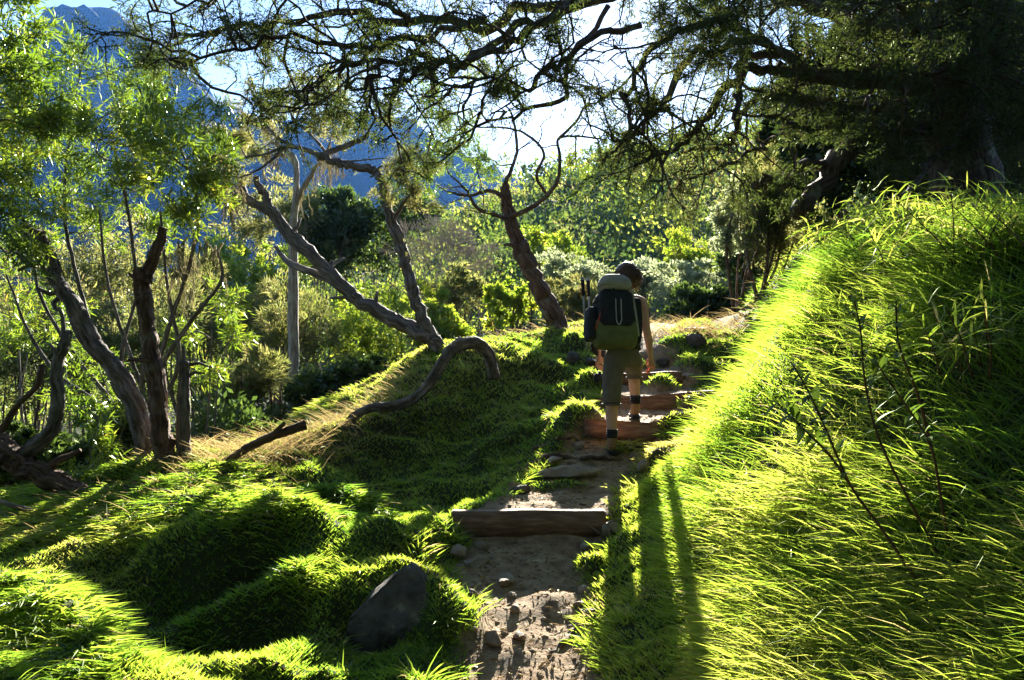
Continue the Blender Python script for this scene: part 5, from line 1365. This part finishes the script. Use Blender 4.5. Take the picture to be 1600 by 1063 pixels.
loft('upper_bag', [(-.06, .17, .11, 0, -.008), (-.04, .187, .125, 0, -.008), (.08, .182, .122, 0, -.005), (.17, .165, .112, 0, 0), (.225, .125, .09, 0, 0), (.245, .08, .06, 0, 0)], M_BLACK)
fp = loft('front_pocket', [(-.115, .09, .02, 0, 0), (-.11, .125, .035, 0, 0), (-.05, .150, .045, 0, 0), (.06, .150, .045, 0, .005), (.16, .140, .038, 0, .012), (.195, .11, .02, 0, .015)], M_BLACK, off=(-.012, -.118, .02))
loft('side_pocket', [(-.20, .03, .06, 0, 0), (-.18, .045, .085, 0, 0), (-.05, .052, .09, 0, 0), (.06, .04, .08, 0, 0), (.08, .02, .05, 0, 0)], M_BLACK, off=(-.205, .0, 0))
loft('side_pocket', [(-.20, .03, .06, 0, 0), (-.18, .040, .085, 0, 0), (0, .045, .09, 0, 0), (.16, .04, .08, 0, 0), (.19, .02, .05, 0, 0)], M_BLACK, off=(.195, .02, 0))
loft('back_panel', [(-.20, .12, .03, 0, 0), (-.18, .15, .04, 0, 0), (.10, .15, .04, 0, 0), (.22, .13, .035, 0, 0), (.24, .1, .02, 0, 0)], M_BLACK, off=(.03, .13, 0))
lid = loft('lid', [(.225, .09, .07, 0, 0), (.235, .125, .108, 0, -.01), (.275, .142, .128, 0, -.015), (.33, .130, .118, 0, -.005), (.362, .095, .085, 0, .0), (.368, .05, .04, 0, 0)], M_GREYG, off=(-.005, -.02, 0), noise=.012)
def strap(name, pts, w, t, mat, parent=None):
    q = catmull(np.array(pts), 6); mb = MB()
    tube(mb, q, w / 2, 8); V = mb.V[0]
    k = 8; c = np.repeat(q, k, 0); body_ = V[:len(c)]
    T_ = unit(np.repeat(np.gradient(q, axis=0), k, 0)); n_ = np.tile((0, 1.0, 0), (len(c), 1)); n_ = unit(n_ - T_ * (n_ * T_).sum(1)[:, None])
    dlt = body_ - c; body_[:] = c + dlt - n_ * (dlt * n_).sum(1)[:, None] * (1 - t / w)
    return link(name, mb.mesh(name), mat, parent or pack)
for sx_ in (-.02, .025):
    strap('piping', [(sx_ - .012, -.168, .13), (sx_ - .012, -.172, .04), (sx_ - .008, -.168, -.05)], .010, .006, M_PIPE, fp)
strap('piping', [(-.032, -.172, -.05), (-.020, -.176, -.085), (-.002, -.176, -.092), (.015, -.172, -.05)], .010, .006, M_PIPE, fp)
strap('compression_strap', [(-.20, -.075, .10), (-.13, -.14, .14), (-.05, -.155, .19), (-.04, -.13, .24)], .018, .004, M_BLACK)
strap('compression_strap', [(.19, -.075, -.16), (.16, -.13, -.05), (.14, -.13, .10), (.12, -.12, .24)], .020, .005, M_GREYG)
strap('compression_strap', [(-.19, -.09, -.12), (-.16, -.135, -.02), (-.13, -.14, .12)], .014, .004, M_REDF)
strap('haul_loop', [(-.06, .09, .24), (-.03, .10, .29), (.03, .10, .29), (.06, .09, .24)], .016, .006, M_BLACK)
strap('lid_trim', [(-.125, -.10, .262), (-.06, -.150, .262), (.035, -.152, .262), (.115, -.105, .262)], .012, .005, M_REDF, lid)
strap('shoulder_strap', [(.10, .12, .16), (.16, .20, .22), (.19, .30, .16), (.18, .34, .02), (.20, .24, -.16), (.16, .13, -.19)], .055, .014, M_BLACK)
strap('shoulder_strap', [(-.02, .12, .16), (-.06, .22, .22), (-.08, .32, .16), (-.07, .34, .02), (-.09, .24, -.16), (-.06, .13, -.19)], .055, .014, M_BLACK)
strap('hip_belt', [(-.16, .06, -.20), (-.12, .20, -.235), (.03, .33, -.24), (.19, .26, -.235), (.235, .10, -.21), (.16, .03, -.20)], .07, .018, M_BLACK)
def pole(label, x, y, tilt):
    b = PK + np.array((x, y, -.26)); o = thing('trekking_pole', label, 'trekking pole', b, 'trekking poles strapped to the rucksack'); o.rotation_euler = (math.radians(-6), math.radians(tilt), 0)
    for nm, z0, z1, r0, r1, mt in (('shaft', .0, .47, .0075, .009, M_METAL), ('grip', .46, .60, .013, .017, M_BLACK), ('pommel', .595, .62, .019, .015, M_METAL), ('collar', .20, .23, .012, .012, M_BLACK)):
        mb = MB(); zs = np.linspace(z0, z1, 6); tube(mb, np.stack((0 * zs, 0 * zs, zs), -1), np.linspace(r0, r1, 6) * (1 + (.08 * np.sin(zs * 130) if nm == 'grip' else 0 * zs)), 10); link(nm, mb.mesh(nm), mt, o)
    mb = MB(); a = np.linspace(0, 2 * math.pi, 13); tube(mb, np.stack((.012 * np.cos(a) - .012, 0 * a, .57 - .045 + .045 * np.sin(a)), -1), .003, 5); link('wrist_loop', mb.mesh('wrist_loop'), M_REDF, o)
pole('trekking pole strapped at the rucksack\'s left side, outermost grip', -.235, -.03, -3)
pole('trekking pole strapped beside the outermost one, nearer the bag', -.195, .04, -1.5)
# small black camera held in the left hand
cb = np.array((.770, 7.02, 1.27)); cam_t = thing('hand_camera', 'small black camera in the hiker\'s left hand', 'camera', cb)
def rbox(name, dims, loc, bev, mat, parent):
    bm = bmesh.new(); bmesh.ops.create_cube(bm, size=1.0); bmesh.ops.scale(bm, vec=dims, verts=bm.verts); bmesh.ops.bevel(bm, geom=bm.edges[:], offset=bev, segments=3, affect='EDGES'); bmesh.ops.translate(bm, vec=loc, verts=bm.verts)
    me = bpy.data.meshes.new(name); bm.to_mesh(me); bm.free(); me.polygons.foreach_set('use_smooth', np.ones(len(me.polygons), bool)); return link(name, me, mat, parent)
rbox('body', (.105, .05, .075), (0, 0, 0), .012, M_BLACK, cam_t); rbox('viewfinder', (.035, .04, .022), (0, 0, .045), .008, M_BLACK, cam_t)
mb = MB(); tube(mb, np.array([(0, .02, -.003), (0, .05, -.003), (0, .085, -.003)]), (.032, .031, .029), 18); link('lens', mb.mesh('lens'), M_BLACK, cam_t)
mb = MB(); tube(mb, catmull(np.array([(-.05, 0, .03), (-.045, -.005, .09), (0, -.02, .12), (.045, -.005, .09), (.05, 0, .03)]), 5), .004, 6); link('strap', mb.mesh('strap'), M_BLACK, cam_t)
